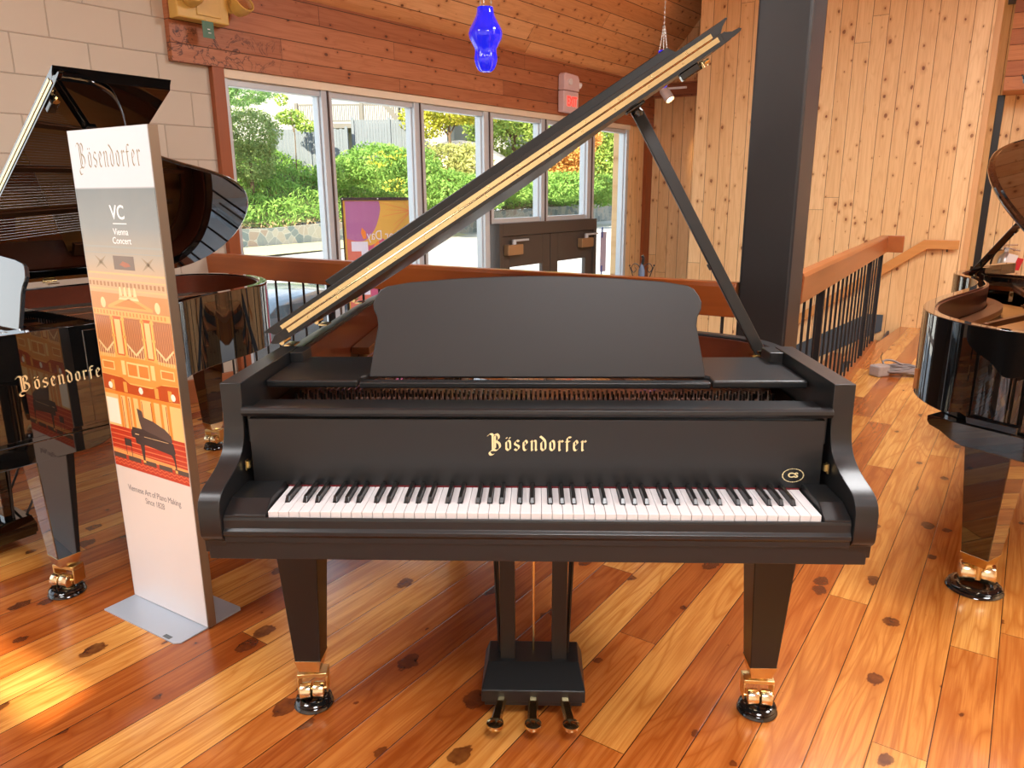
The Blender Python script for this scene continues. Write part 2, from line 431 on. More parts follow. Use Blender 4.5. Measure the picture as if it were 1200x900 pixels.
# head + sill
wallbox('trim_2', cream, 3.118, 8.86, -.03, .12, 2.195, 2.255, bevel=.004)
wallbox('trim_3', alum, 3.118, 8.86, -.02, .12, -1.09, -1.0)
# pine trim and boards right of the glazing
wallbox('wall_back', wallpine, 8.84, 9.46, 0, .2, -1.09, 2.26)
wallbox('trim_4', trimwood, 9.30, 9.46, -.05, .0, -1.09, 2.26)
mull = [(3.118, 3.16), (3.955, 4.055), (4.965, 5.085), (5.925, 6.07), (6.905, 7.035), (7.865, 8.02), (8.80, 8.86)]
for i in range(6):
    x0, x1 = mull[i][0], mull[i + 1][1]
    xa = (mull[i][0] + mull[i][1]) / 2 if i else mull[i][0]
    xb = (mull[i + 1][0] + mull[i + 1][1]) / 2 if i < 5 else mull[i + 1][1]
    zb = 1.12 if i in (3, 4) else -1.0
    m = MB()
    la, lb = mull[i][1], mull[i + 1][0]
    m.box(xa, la, -.015, .10, zb, 2.195); m.box(lb, xb, -.015, .10, zb, 2.195)
    m.box(la, lb, .0, .08, 2.15, 2.195); m.box(la, lb, .0, .08, zb, zb + .05)
    # stepped stops
    m.box(la, la + .012, .02, .07, zb + .05, 2.15); m.box(lb - .012, lb, .02, .07, zb + .05, 2.15)
    w = struct(m.build('window_%d' % (i + 1), alum, M=WF, bevel=.003))
    g = MB(); g.box(la, lb, .043, .049, zb + .05, 2.15); g.build('pane', glass_m, w)
    g = MB(); g.box(xa + .001, xa + .012, -.028, -.014, zb, 2.195)
    if i: g.build('gasket', alumd, w)
# paper notice taped on the last pane
n = thing('paper_notice', 'pale lilac paper taped to the glass right of the entry doors', 'notice', WF @ Vector((8.36, .035, .70)), atan2(.815, .579))
m = MB(); m.box(-.07, .07, 0, .003, -.26, .24); m.build('paper', simple('lilac_paper', srgb(196, 190, 214), .8), n)
for z0, z1 in ((.17, .30), (-.30, -.18)):
    m = MB(); m.box(-.05, -.02, -.002, 0, z0, z1); part(m.build('tape', simple('blue_tape', srgb(60, 90, 180), .6), n), 'blue tape')

# entry doors, two leaves in a dark frame
m = MB(); m.box(6.10, 6.155, -.06, .1, -1.09, 1.12); m.box(7.975, 8.03, -.06, .1, -1.09, 1.12); m.box(6.155, 7.975, -.06, .1, .99, 1.12)
struct(m.build('trim_5', bronze_door, M=WF, bevel=.004))
for k, (x0, x1) in enumerate(((6.16, 7.06), (7.07, 7.97))):
    m = MB(); fw = .15
    m.box(x0, x0 + fw, -.03, .015, -1.08, .985); m.box(x1 - fw, x1, -.03, .015, -1.08, .985)
    m.box(x0 + fw, x1 - fw, -.03, .015, .66, .985); m.box(x0 + fw, x1 - fw, -.03, .015, -1.08, -.84)
    d = struct(m.build('door_%d' % (k + 1), bronze_door, M=WF, bevel=.004))
    g = MB(); g.box(x0 + fw, x1 - fw, -.01, -.004, -.84, .66); g.build('pane', glass_m, d)
    cx = x0 + .17 if k == 0 else x1 - .2
    g = MB(); g.box(cx - .13, cx + .13, -.10, -.031, .79, .90); part(g.build('door_closer', simple('closer_bronze', srgb(176, 142, 104), .35, .5), d, bevel=.008), 'bronze door closer')
    g = MB(); g.box(cx - .02, cx + .25, -.085, -.06, .93, .95); g.lathe([(.025, .9), (.025, .945)], 12, (cx, -.072, 0)); g.build('closer_arm', alum, d)
    g = MB(); g.box(x0 + fw - .02, x1 - fw + .02, -.09, -.06, -.12, -.05); g.build('push_bar', alum, d)

# ---- end walls
RW = frame(1.53 + .866 * 0, 9.0, .866, -.5)       # recessed end wall
m = MB(); m.box(-.3, 1.0, 0, .15, -1.09, 6.2); struct(m.build('wall_right', wallpine, M=RW))
m = MB(); m.box(-.02, .95, -.035, 0, 2.62, 2.80); struct(m.build('trim_6', header_m, M=RW))
NW = frame(1.869, 7.742, .866, -.5)               # nearer boarded wall, flush with the stair
m = MB(); m.box(0, 2.875, 0, .10, -1.09, 6.2); struct(m.build('wall_right', wallpine, M=NW))
m = MB(); m.box(2.875, 2.93, -.004, .14, -.1, 6.2); struct(m.build('trim_7', trimpine, M=NW, bevel=.003))
m = MB(); m.box(0, .02, .10, 1.0, -1.09, 6.2); struct(m.build('wall_right', wallpine, M=NW))
FWm = Matrix.Translation((A2.x * 1.2, A2.y * 1.2, 0)) @ NW  # far wall behind the gap
m = MB(); m.box(2.8, 7.5, 0, .12, -.1, 6.2); struct(m.build('wall_far', wallpine, M=FWm))
m = MB(); m.box(3.02, 7.4, -.55, -.01, 2.42, 3.32); struct(m.build('trim_8', soffit_m, M=FWm))
m = MB(); m.box(2.95, 7.4, -.72, -.05, 3.325, 3.75); struct(m.build('trim_9', simple('dark_beam', srgb(58, 60, 62), .5), M=FWm, bevel=.006))
m = MB(); m.box(2.98, 3.05, -.30, -.22, 0, 2.40); m.box(2.975, 3.055, -.305, -.215, 0, .05)
p = m.build('conduit_post', blackmetal, M=FWm, bevel=.006); tag(p, 'slim black post in the gap between pine wall end and rear pine wall', 'post')
m = MB(); m.box(3.9, 5.2, -.05, -.005, .35, .95); m.box(3.9, 5.2, -.10, -.05, .35, .45)
# grey cabinet on far wall right edge
o = m.build('wall_cabinet', simple('grey_cabinet', srgb(120, 128, 130), .5), M=FWm, bevel=.005); tag(o, 'grey wall panel on the rear pine wall at the right edge', 'panel')
# right side wall, back wall (behind the camera)
SW = frame(8.6, 5.8, -.5, -.866)                   # right side wall running back
m = MB(); m.box(-.6, 12.2, 0, .15, -.3, 6.2); struct(m.build('wall_east', wallpine, M=SW))
BW = frame(-3.6 - .866 * .7, -1.28 - 1.15 + .35 + .0, .866, -.5)
# back wall: a.p = -4 ; origin where it meets the block wall
o2 = Vector((-5.9, -1.21)); BW = frame(o2.x, o2.y, .866, -.5)
sx0 = (Vector((-2.50, -3.18)) - o2).dot(B2)
m = MB(); zA, zB = 2.045, 2.225; xa, xb = sx0 - 1.35, sx0
m.box(-.3, xa, -.15, 0, -.3, 6.2); m.box(xb, 11.0, -.15, 0, -.3, 6.2); m.box(xa, xb, -.15, 0, -.3, zA); m.box(xa, xb, -.15, 0, zB, 6.2)
struct(m.build('wall_front', simple('plaster_wall', srgb(226, 216, 200), .7, var=.03), M=BW))
m = MB(); m.box(xa, xb, -.09, -.08, zA, zB); struct(m.build('window_9', glass_m, M=BW))

# ---- ceiling: steep slope rising from the header into the room, then flat
m = MB()
th = radians(50); Ls = 4.2
m.box(-3.6, 10.6, 0, Ls, 0, .1)
CM = WF @ Matrix.Translation((0, .10, 2.72)) @ Matrix.Rotation(pi - th, 4, 'X') @ Matrix.Scale(-1, 4, (0, 0, 1))
CM = WF @ Matrix.Translation((0, .02, 2.77)) @ Matrix.Rotation(-(pi - th), 4, 'X')
m2 = MB(); m2.box(-3.6, 10.6, -Ls, 0, -.1, 0)
# build with explicit direction: local +y goes up the slope
ux = Vector((1, 0, 0)); uy = Vector((0, -cos(th), sin(th))); uz = ux.cross(uy)
CM = WF @ Matrix.Translation((0, .02, 2.78)) @ Matrix(((ux.x, uy.x, uz.x, 0), (ux.y, uy.y, uz.y, 0), (ux.z, uy.z, uz.z, 0), (0, 0, 0, 1)))
m = MB(); m.box(-3.6, 10.6, -.1, Ls, -.12, 0) if uz.z < 0 else m.box(-3.6, 10.6, -.1, Ls, 0, .12)
struct(m.build('ceiling', ceil_m, M=CM))
zt = 2.78 + Ls * sin(th); yt = .02 - Ls * cos(th)
m = MB(); m.box(-3.8, 13, -14, yt + .03, zt - .02, zt + .1); struct(m.build('ceiling', ceil_m, M=WF))

# ------------------------------------------------------------------ column
P0 = Vector((.90, 1.80)); cw, cd = .215, .28
CF = frame(P0.x, P0.y, .866, -.5)
m = MB(); m.box(0, cw, 0, cd, -.2, 6.0)
o = m.build('column', blackpaint, M=CF, bevel=.012, seg=3); tag(o, 'square black painted column at the corner of the railing', 'column')

# ------------------------------------------------------------------ railings
def railing(name, A, Bp, label, posts, ends=True, z=1.03, nb=None, endcap=False, bot=.07):
    d = Vector((Bp[0] - A[0], Bp[1] - A[1])); L = d.length
    t = thing(name, label, 'railing', (A[0], A[1], 0), atan2(d.y, d.x))
    m = MB(); m.prism([(-.028, z - .155), (.028, z - .155), (.034, z - .02), (.028, z), (-.028, z), (-.034, z - .02)], 0, L, axis=0)
    m.build('handrail', railwood, t, bevel=.004)
    m = MB(); m.box(0, L, -.03, .03, .0, bot); m.build('bottom_rail', railwood, t, bevel=.003)
    n = nb or int(L / .115)
    for i in range(n):
        x = .06 + (L - .12) * i / (n - 1)
        m = MB(); m.tube([(x, 0, bot - .01), (x, 0, z - .15)], .0075, 8)
        m.build('baluster', blackmetal, t)
    for x in posts:
        m = MB(); m.box(x - .016, x + .016, -.016, .016, 0, z - .10); m.build('post', blackmetal, t)
    if endcap:
        m = MB(); m.box(L, L + .06, -.16, .032, z - .15, z); m.build('end_block', railwood, t, bevel=.004)
    return t
railing('railing', (-2.319, 3.69), (.905, 1.826), 'long cedar topped railing with black balusters behind the pianos below the big windows', [1.2, 2.6], nb=29)
railing('railing', (1.30, 2.22), (3.177, 5.462), 'short cedar topped railing with black balusters right of the black column', [.75, 2.9, 3.65], nb=21, endcap=True)

# stairs down between the short railing and the pine wall
stair_m = wood('stair_tread', srgb(170, 104, 56), srgb(196, 128, 74), 1, .6, .4)
# skirting board on the wall following the stairs
m = MB(); m.prism([(-.02, .10), (2.21, .10 - .0), (2.21, -.02), (2.0, -.06), (-.0, -1.09), (-.02, -1.09)], -.018, -.001, axis=1)
m = MB()
sk = [(2.22, .115), (2.06, .115), (.2, -.98), (.0, -.98), (.0, -1.09), (.45, -1.09), (2.22, -.06)]
m.prism(sk, -.02, -.001, axis=1); struct(m.build('trim_10', skirt_m, M=NW))
st = thing('staircase', 'wooden steps going down beside the pine wall behind the short railing', 'stairs', NW @ Vector((0, 0, -1.09)), atan2(-.5, .866))
for i in range(6):
    m = MB(); x1 = 2.30 - .27 * i; m.box(x1 - .29, x1, -1.15, -.03, .91 - .182 * (i), .945 - .182 * i - .0); m.build('tread', stair_m, st, bevel=.004)
    m = MB(); m.box(x1 - .02, x1, -1.13, -.03, .91 - .182 * i, 1.06 - .182 * i + .0); m.build('riser', skirt_m, st)
st.location.z = -1.09 - .02
# handrail on the pine wall: level at the top then sloping down
hr = thing('wall_handrail', 'light oak handrail on the pine wall, level then sloping down the stairs', 'handrail', NW @ Vector((2.84, -.07, 0)), atan2(-.5, .866))
m = MB(); m.prism([(0, .935), (-.31, .935), (-1.75, -.13), (-1.75, -.25), (-.28, .84), (0, .84)], -.02, .02, axis=1); m.build('rail', lightrail, hr, bevel=.006)
for x, z in ((-.1, .86), (-1.2, .20)):
    m = MB(); m.tube([(x, 0, z), (x, .03, z - .04), (x, .065, z - .04)], .008, 8); m.build('bracket', blackmetal, hr)

# ------------------------------------------------------------------ grand piano
def outline(k):
    right = [(.745, .62), (.744, .68), (.730, .755), (.685, .84), (.60, .915), (.49, .99), (.395, 1.09), (.325, 1.22), (.275, 1.37), (.235, 1.52), (.19, 1.67), (.125, 1.82),
             (.02, 1.96), (-.12, 2.06), (-.28, 2.115), (-.44, 2.125), (-.57, 2.09), (-.67, 2.01), (-.728, 1.90), (-.745, 1.76)]
    p = smooth_path([Vector((x, y)) for x, y in right], 5)
    p = [Vector((q.x, q.y if q.y < .7 else .7 + (q.y - .7) * k)) for q in p]
    return [Vector((.745, .45))] + p + [Vector((-.745, 1.2)), Vector((-.745, .45))]
TZ = .985
def white_key(x0, x1, cl, cr, keyy=.147):
    """one white key: front part full width, cut back beside the black keys; cl/cr = cut on the left/right"""
    m = MB(); w0, w1 = x0 + .0005, x1 - .0005
    front = .050
    top, bot = .735, .7145
    poly = [(w0, 0), (w1, 0), (w1, front)]
    if cr: poly += [(w1 - cr, front)]
    poly += [(w1 - cr, keyy), (w0 + cl, keyy)]
    if cl: poly += [(w0 + cl, front)]
    poly += [(w0, front)]
    m.prism(poly, bot, top)
    return m
def leg(root, x, y, mat, wh=0.0, cs=1.0):
    """square tapered leg with brass shoe, fork and double wheel; returns caster cup position"""
    m = MB(); wf = min(cs, 1.3); a, b = .064 * wf, .036 * wf
    m.frustum((x - b, x + b, y - b, y + b), (x - a, x + a, y - a, y + a), .148, .66)
    l = m.build('leg', mat, root, bevel=.003)
    m = MB(); m.frustum((x - b * .80, x + b * .80, y - b * .80, y + b * .80), (x - b - .002, x + b + .002, y - b - .002, y + b + .002), .112, .152)
    part(m.build('ferrule', gold, l, bevel=.001), 'polished brass shoe')
    # fork
    fr = Matrix.Translation((x, y, 0)) @ Matrix.Rotation(wh, 4, 'Z') @ Matrix.Diagonal((cs, cs, min(cs, 1.12), 1))
    if cs > 1.3:
        fr = Matrix.Translation((x, y, 0)) @ Matrix.Rotation(wh, 4, 'Z') @ Matrix.Diagonal((cs, cs, cs, 1))
        m = MB(); m.lathe([(.009, .03), (.009, .074)], 14, M=fr); m.tube([(-.034, -.012, .040), (.034, -.012, .040)], .006, 10, M=fr); m.box(-.010, .010, -.022, .004, .028, .052, M=fr)
        m.lathe([(.016, .066), (.018, .070), (.012, .073)], 16, M=fr)
        wr, wz, wx = .024, .041, .020
    else:
        m = MB(); m.lathe([(.012, .094), (.012, .114)], 14, M=fr)
        m.box(-.042, .042, -.016, .030, .084, .096, M=fr)
        m.box(-.042, -.037, -.016, .030, .034, .084, M=fr); m.box(.037, .042, -.016, .030, .034, .084, M=fr)
        m.tube([(-.040, -.016, .050), (.040, -.016, .050)], .005, 8, M=fr)
        wr, wz, wx = .0235, .049, .018
    part(m.build('caster_fork', goldm, l, bevel=.0015), 'brass caster fork')
    for s in (-1, 1):
        W = fr @ Matrix.Translation((s * wx, -.022 if cs < 1.3 else -.012, wz)) @ Matrix.Rotation(pi / 2, 4, 'Y')
        m = MB(); m.lathe([(.006, -.0155), (wr - .006, -.016), (wr - .001, -.0145), (wr, -.012), (wr, .012), (wr - .001, .0145), (wr - .006, .016), (.006, .0155)], 32, M=W)
        part(m.build('caster_wheel', wheelb, l), 'brass caster wheel')
    return fr @ Vector((0, -.012, 0))
CUP = [(.0, .006), (.022, .006), (.030, .012), (.034, .024), (.040, .027), (.047, .024), (.052, .018), (.050, .012), (.054, .008), (.056, .003), (.054, .0), (.0, .0)]
def cup(pos, label, rz=0.0, sc=1.0):
    m = MB(); m.lathe([(max(r, .0005), z) for r, z in CUP[::-1]], 40)
    # small studs around the cup
    for k in range(12):
        a = 2 * pi * k / 12; m.lathe([(.0005, .0), (.0025, .001), (.0005, .003)], 6, (.0475 * cos(a), .0475 * sin(a), .0225))
    o = m.build('caster_cup', blackrub); o.location = pos; o.rotation_euler = (0, 0, rz); o.scale = (sc, sc, 1)
    return tag(o, label, 'caster cup', 'caster cups under the piano legs')

def grand(name, label, loc, rz, body, deskm, k=1.0, lid_deg=32.7, keys=True, full=True, casters=None, closed_logo=False, sidelogo=False, xk=.0184, inner=None, legblock=False, rear=None, cs=1.0):
    R = thing(name, label, 'grand piano', loc, rz, None)
    inner = inner or mahog
    O = outline(k); I = offset(O, .042)
    ymax = max(p.y for p in O)
    # outer rim: y >= .45 (cheeks carry the front)
    m = MB(); m.band(O, I, .635, TZ - .014)
    m.build('rim', body, R, bevel=.003)
    I2 = offset(O, .0425); I3 = offset(O, .052)
    cl = lambda P: [Vector((P[1].x, .61))] + P[1:-1] + [Vector((P[-2].x, .61))]
    m = MB(); m.band(cl(I2), cl(I3), .66, TZ - .022); part(m.build('inner_rim', inner, R), 'mahogany lining of the rim')
    # cheeks (arms) with scroll profile
    prof = [(.16, TZ + .004), (.16, .93), (.158, .885), (.150, .855), (.132, .828), (.100, .808), (.060, .795), (.024, .786), (.000, .776), (-.014, .762), (-.020, .745), (-.020, .690), (-.018, .680),
            (-.012, .672), (-.003, .664), (-.001, .635), (.60, .635), (.60, TZ + .004)]
    def dens(p):
        o = []; q = smooth_path([Vector(v) for v in p[2:10]], 4); return p[:2] + [(v.x, v.y) for v in q] + p[10:]
    prof = dens(prof)
    for s in (-1, 1):
        m = MB(); xa, xb = sorted((s * .742, s * .693)); m.prism(prof, xa, xb, axis=0, sm=True)
        m.build('arm', body, R, bevel=.0015)
        m = MB(); xa, xb = sorted((s * .692, s * .655)); m.box(xa, xb, .52, .604, .90, TZ + .002)
        m.build('arm_lining', body, R, bevel=.002)
    # keybed
    m = MB(); m.box(-.735, .735, -.002, .60, .618, .664); m.build('keybed', body, R, bevel=.003)
    # key slip with mouldings
    m = MB(); m.prism([(-.010, .664), (-.010, .676), (-.016, .684), (-.016, .692), (-.009, .698), (-.009, .716), (-.007, .722), (-.002, .722), (-.002, .664)], -.692, .692, axis=0)
    m.build('key_slip', body, R, bevel=.001)
    # key blocks
    for s in (-1, 1):
        x0 = xk + s * .6145; x1 = s * .692; xa, xb = sorted((x0, x1))
        m = MB(); m.box(xa, xb, -.006, .150, .664, .7215 + .006)
        m.frustum((xa, xb, -.005, .150), (xa + (.004 if s > 0 else 0), xb - (.004 if s < 0 else 0), .045, .150), .7275, .748)
        m.build('key_block', body, R, bevel=.002)
    # keys
    if keys:
        W = .0235
        x0 = xk - 26 * W; order = 'AB' + 'CDEFGAB' * 7 + 'C'
        bl = {}
        for i, c in enumerate(order):
            if c in 'ACDFG' and i < 51: bl[i] = {'C': -.0025, 'D': .0025, 'F': -.0035, 'G': 0.0, 'A': .0035}[c]
        for i, c in enumerate(order):
            cr = max(0, .0055 - bl[i]) if i in bl else 0
            cl = max(0, .0055 + bl[i - 1]) if (i - 1) in bl else 0
            if full:
                white_key(x0 + i * W, x0 + (i + 1) * W, cl, cr).build('white_key', ivory, R, bevel=.0009, seg=1)
        for i, dx in bl.items():
            xc = x0 + (i + 1) * W + dx
            if full:
                m = MB(); m.add([(xc - .0050, .052, .737), (xc + .0050, .052, .737), (xc + .0042, .060, .7475), (xc - .0042, .060, .7475),
                                 (xc - .0050, .147, .737), (xc + .0050, .147, .737), (xc + .0042, .147, .7478), (xc - .0042, .147, .7478),
                                 (xc - .0050, .052, .726), (xc + .0050, .052, .726), (xc + .0050, .147, .726), (xc - .0050, .147, .726)],
                                [(0, 1, 2, 3), (3, 2, 6, 7), (0, 3, 7, 4), (1, 5, 6, 2), (4, 7, 6, 5), (8, 9, 1, 0), (9, 10, 5, 1), (11, 8, 0, 4), (10, 11, 4, 5), (8, 11, 10, 9)])
                m.build('black_key', ebony, R, bevel=.0012, seg=2)
        m = MB(); m.box(x0, x0 + 52 * W, .1465, .152, .7345, .7375); part(m.build('key_felt', redfelt, R), 'thin red felt strip')
        m = MB(); m.box(x0, x0 + 52 * W, .01, .40, .668, .71); m.build('key_frame', body, R)
    # fallboard
    f0 = -.690; f1 = .690
    m = MB(); m.prism([(.150, .7365), (.150, .905), (.170, .905), (.170, .7365)], f0 + .012, f1 - .012, axis=0); fb = m.build('fallboard', body, R, bevel=.002)
    m = MB(); m.prism([(.140, .915), (.136, .922), (.138, .930), (.144, .934), (.160, .934), (.163, .930), (.163, .912), (.146, .912)], f0 + .001, f1 - .001, axis=0); m.build('fallboard_rail', body, R, bevel=.001)
    m = MB(); m.box(f0, f1, .172, .276, .84, .918); m.build('action_rail', body, R, bevel=.002)
    m = MB(); m.box(f0, f1, .277, .335, .84, .87); part(m.build('action_floor', simple('dark_felt', (.03, .006, .005, 1), .9), R), 'dark red felt between the rails')
    for s in (-1, 1):
        m = MB(); m.box(s * .684 - .004, s * .684 + .004, .140, .149, .784, .800); m.box(s * .6875 - .0015, s * .6875 + .0015, .134, .149, .780, .804)
        part(m.build('fallboard_bracket', goldm, fb), 'small brass bracket')
    if full:
        blackletter(.0248, leafgold, 'lettering', fb, Matrix.Translation((.010, .1495, .829)) @ Matrix.Rotation(pi / 2, 4, 'X'), 1.15, .0006, sx=1.0)
        E = Matrix.Translation((.613, .1495, .770)) @ Matrix.Rotation(pi / 2, 4, 'X')
        text_mesh('CS', .0165, leafgold, 'emblem_lettering', fb, E @ Matrix.Translation((0, 0, .0003)), .0004, sx=1.25, bold=.0006)
        m = MB()
        for q in range(44):
            a = 2 * pi * q / 44; w = .0016 if q % 3 else .0024; cx, cy = .0245 * cos(a), .0165 * sin(a); r = .0013
            m.add([(cx - r, cy - w * .5, .0006), (cx + r, cy - w * .5, .0006), (cx + r, cy + w * .5, .0006), (cx - r, cy + w * .5, .0006)], [(0, 1, 2, 3)], M=E)
        m.build('emblem_ring', leafgold, fb)
    # music desk and shelf panels
    for s in (-1, 1):
        xi = .452 * s; xo = .648 * s if 0 else .652 * s
        xa, xb = sorted((xi, s * .690))
        m = MB()
        if s < 0: poly = [(xa + .0, .315), (xb, .315), (xb + .0, .36), (xb + .05, .43), (xb + .05, .60), (xa, .60)]
        else: poly = [(xa, .315), (xb, .315), (xb, .60), (xa - .05, .60), (xa - .05, .43), (xa, .36)]
        m.prism(poly, .9375, .958); m.build('shelf_panel', body, R, bevel=.005)
    m = MB(); m.box(-.448, .448, .315, .345, .936, .953); m.box(-.448, .448, .345, .355, .936, .944); m.build('desk_rail', body, R, bevel=.004)
    # desk: ogee sided board tilted back
    h = .262
    half = [(.440, 0), (.436, .03), (.424, .10), (.418, .135), (.421, .160), (.430, .178), (.432, .196), (.424, .215), (.412, .232), (.395, .241), (.33, .252), (.2, .262), (.08, .267), (0, .268)]
    poly = [(-x, z) for x, z in half] + [(x, z) for x, z in half[::-1][1:]]
    M = Matrix.Translation((.006, .372, .952)) @ Matrix.Rotation(radians(-16), 4, 'X')
    m = MB(); m.prism(poly[::-1], 0, .016, axis=1); m.build('music_desk', deskm, R, bevel=.003, M=M)
    m = MB(); m.box(-.42, .42, .05, .062, .0, .015, M=M)
    for x in (-.25, .25): m.box(x - .015, x + .015, .018, .14, -.004, .008, M=Matrix.Translation((.006, .372, .952)))
    m.build('desk_support', body, R)
    # belly: pin block, plate, soundboard, strings
    m = MB(); m.box(-.69, .69, .336, .56, .86, .885); m.build('pin_block', castg, R, bevel=.003)
    IB = offset(O, .056)
    poly = [(p.x, p.y) for p in IB if p.y > .56]
    m = MB(); m.prism(poly, .795, .805); m.build('soundboard', spruce, R)
    # cast plate: perimeter flange with struts
    J = offset(O, .056); J2 = offset(O, .125)
    m = MB(); m.band([p for p in J if p.y > .57], [q for p, q in zip(J, J2) if p.y > .57], .835, .862)
    for x0, y1 in ((-.45, 1.9), (-.2, 1.95), (.05, 1.65), (.28, 1.1), (.5, .80)):
        y2 = .7 + (y1 - .7) * k
        m.add([(x0 - .014, .56, .862), (x0 + .014, .56, .862), (x0 * .72 - .05 + .012, y2, .862), (x0 * .72 - .05 - .012, y2, .862),
               (x0 - .014, .56, .895), (x0 + .014, .56, .895), (x0 * .72 - .05 + .012, y2, .885), (x0 * .72 - .05 - .012, y2, .885)],
              [(0, 3, 2, 1), (4, 5, 6, 7), (0, 1, 5, 4), (1, 2, 6, 5), (2, 3, 7, 6), (3, 0, 4, 7)])
    pl = m.build('plate', castg, R, bevel=.003)
    m = MB()
    for i in range(74):
        u = i / 73; xa = -.60 + u * 1.2
        if any(abs(xa - q) < .02 for q in (-.45, -.2, .05, .28, .5)): continue
        yb = (.7 + (1.95 - .7) * k) * (1 - u) ** 1 + .85 * u ** 1
        xe = xa * .72 - .05
        r = .0014 if u < .25 else .0007
        m.tube([(xa, .46, .892), (xe, yb * .93, .885)], r, 4, cap=False)
    o = m.build('string', steel if not full else chrome, R); o['kind'] = 'stuff'
    m = MB()
    for i in range(100):
        for j in range(2):
            x = -.62 + i * .0125; y = .34 + j * .035 + (i % 2) * .012
            m.box(x - .0028, x + .0028, y - .0028, y + .0028, .885, .915)
    o = m.build('tuning_pin', chrome, R); o['kind'] = 'stuff'
    m = MB()
    for i in range(66):
        x = -.45 + i * .0137; m.box(x - .0022, x + .0022, .284, .296, .87, .919)
    o = m.build('hammer', simple('hammer_felt', srgb(66, 40, 30), .9), R); o['kind'] = 'stuff'
    m = MB()
    for i in range(34):
        x = -.50 + i * .0235; m.box(x - .004, x + .004, .62, .72, .905, .925)
    o = m.build('damper', body, R); o['kind'] = 'stuff'
    # bottom bracing
    m = MB()
    m.box(-.70, .70, .58, .68, .66, .74); m.box(-.12, .02, .6, ymax - .2, .66, .74); m.box(-.5, -.38, .6, ymax - .1, .66, .74)
    m.build('brace', spruce, R)
    # legs
    if legblock:
        for s in (-1, 1):
            m = MB(); xa, xb = sorted((s * .735, s * .50))
            m.prism([(-.02, .618), (.60, .618), (.60, .60), (.57, .585), (.52, .575), (.47, .552), (.42, .545), (.0, .545), (-.02, .56)], xa, xb, axis=0); m.build('leg_block', body, R, bevel=.003)
        m = MB(); ry = rear[1] if rear else 1.6
        m.prism([(-.66, .634), (-.17, .634), (-.17, .615), (-.18, .600), (-.22, .588), (-.26, .565), (-.30, .552), (-.62, .552), (-.66, .57)], ry - .14, ry + .09, axis=1); m.build('leg_block', body, R, bevel=.003)
    legs = []
    ang = casters or (0, 0, 0)
    rx, ry = rear or (-.36, 1.6)
    for (x, y), a in zip(((-.633, .322), (.633, .322), (rx, ry)), ang):
        legs.append(leg(R, x, y, body, wh=a, cs=cs))
    # lyre
    L = MB(); ly = .36
    L.box(-.17, .17, ly - .10, ly + .14, .585, .618); lyr = L.build('lyre', body, R, bevel=.003)
    for x in (-.073, .073):
        m = MB(); m.box(x - .021, x + .021, ly - .022, ly + .018, .128, .60); m.build('lyre_post', body, lyr, bevel=.002)
    m = MB(); m.prism([(-.145, 0), (.145, 0), (.145, .05), (.118, .05), (-.118, .05), (-.145, .05)], 0, .1)
    m = MB(); m.frustum((-.142, .142, ly - .115, ly + .075), (-.142, .142, ly - .115, ly + .075), .062, .098)
    m.frustum((-.142, .142, ly - .115, ly + .075), (-.128, .128, ly - .035, ly + .065), .098, .135)
    m.box(-.134, .134, ly - .110, ly + .07, .048, .062)
    m.build('pedal_box', body, lyr, bevel=.002)
    for x, dx in ((-.085, -.012), (0, 0), (.085, .012)):
        m = MB(); pth = [(x, ly - .10, .074), (x + dx * .4, ly - .135, .070), (x + dx, ly - .17, .060), (x + dx * 1.2, ly - .190, .055)]
        m.lathe([(.0005, -.012), (.018, -.011), (.0235, -.003), (.0225, .005), (.013, .010), (.0005, .011)], 18, (x + dx * 1.3, ly - .195, .055))
        pth = smooth_path(pth, 4)
        n = len(pth)
        vs = []; fs = []
        for i, p in enumerate(pth):
            w = .0135 + .005 * (i / n) ** 2; t = .007
            for (a, b) in ((-w, -t * .6), (-w * .6, t), (w * .6, t), (w, -t * .6)): vs.append((p.x + a, p.y, p.z + b))
        for i in range(n - 1):
            for q in range(4): fs.append((4 * i + q, 4 * i + (q + 1) % 4, 4 * i + 4 + (q + 1) % 4, 4 * i + 4 + q))
        fs.append((0, 1, 2, 3)); m.add(vs, fs, True)
        part(m.build('pedal', gold, lyr), 'polished brass pedal')
    for s in (-1, 1):
        m = MB(); m.tube([(s * .125, ly + .32, .60), (s * .100, ly + .05, .12)], .005, 8); m.build('lyre_brace', blackmetal, lyr)
    m = MB(); m.tube([(0, ly + .02, .11), (0, ly + .02, .60)], .0035, 8); part(m.build('pedal_rod', gold, lyr), 'thin brass pedal rod')
    for s in (-1, 1):
        m = MB(); m.tube([(s * .096, ly + .01, .11), (s * .116, ly + .03, .60)], .005, 8); m.build('support_rod', blackmetal, lyr)
    # lid
    H = Matrix.Translation((-.748, 0, TZ + .012)) @ Matrix.Rotation(-radians(lid_deg), 4, 'Y')
    HT = H @ Matrix.Diagonal((1, 1, .80, 1))     # hinge on the spine
    sh = lambda p: Vector((p.x + .748, p.y))
    LO = [sh(p) for p in offset(O, -.012)]; LO = [p for p in LO if p.y > .62]
    LO = [Vector((LO[0].x, .60))] + LO + [Vector((LO[-1].x, .60))]
    def ring(d): return [Vector((p.x, p.y)) for p in ([LO[0] + Vector((-d, 0))] + [q for q in offset(LO, d)[1:-1]] + [LO[-1] + Vector((d, 0))])]
    prs = [(.008, .0), (.002, .004), (-.002, .012), (.0, .019), (.009, .023), (.013, .032)]
    m = MB(); rs = [ring(d) for d, z in prs]; n = len(LO); vs = []; fs = []
    for (d, z), r in zip(prs, rs): vs += [(p.x, p.y, z) for p in r]
    for a in range(len(prs) - 1):
        for i in range(n):
            j = (i + 1) % n; fs.append((a * n + i, a * n + j, (a + 1) * n + j, (a + 1) * n + i))
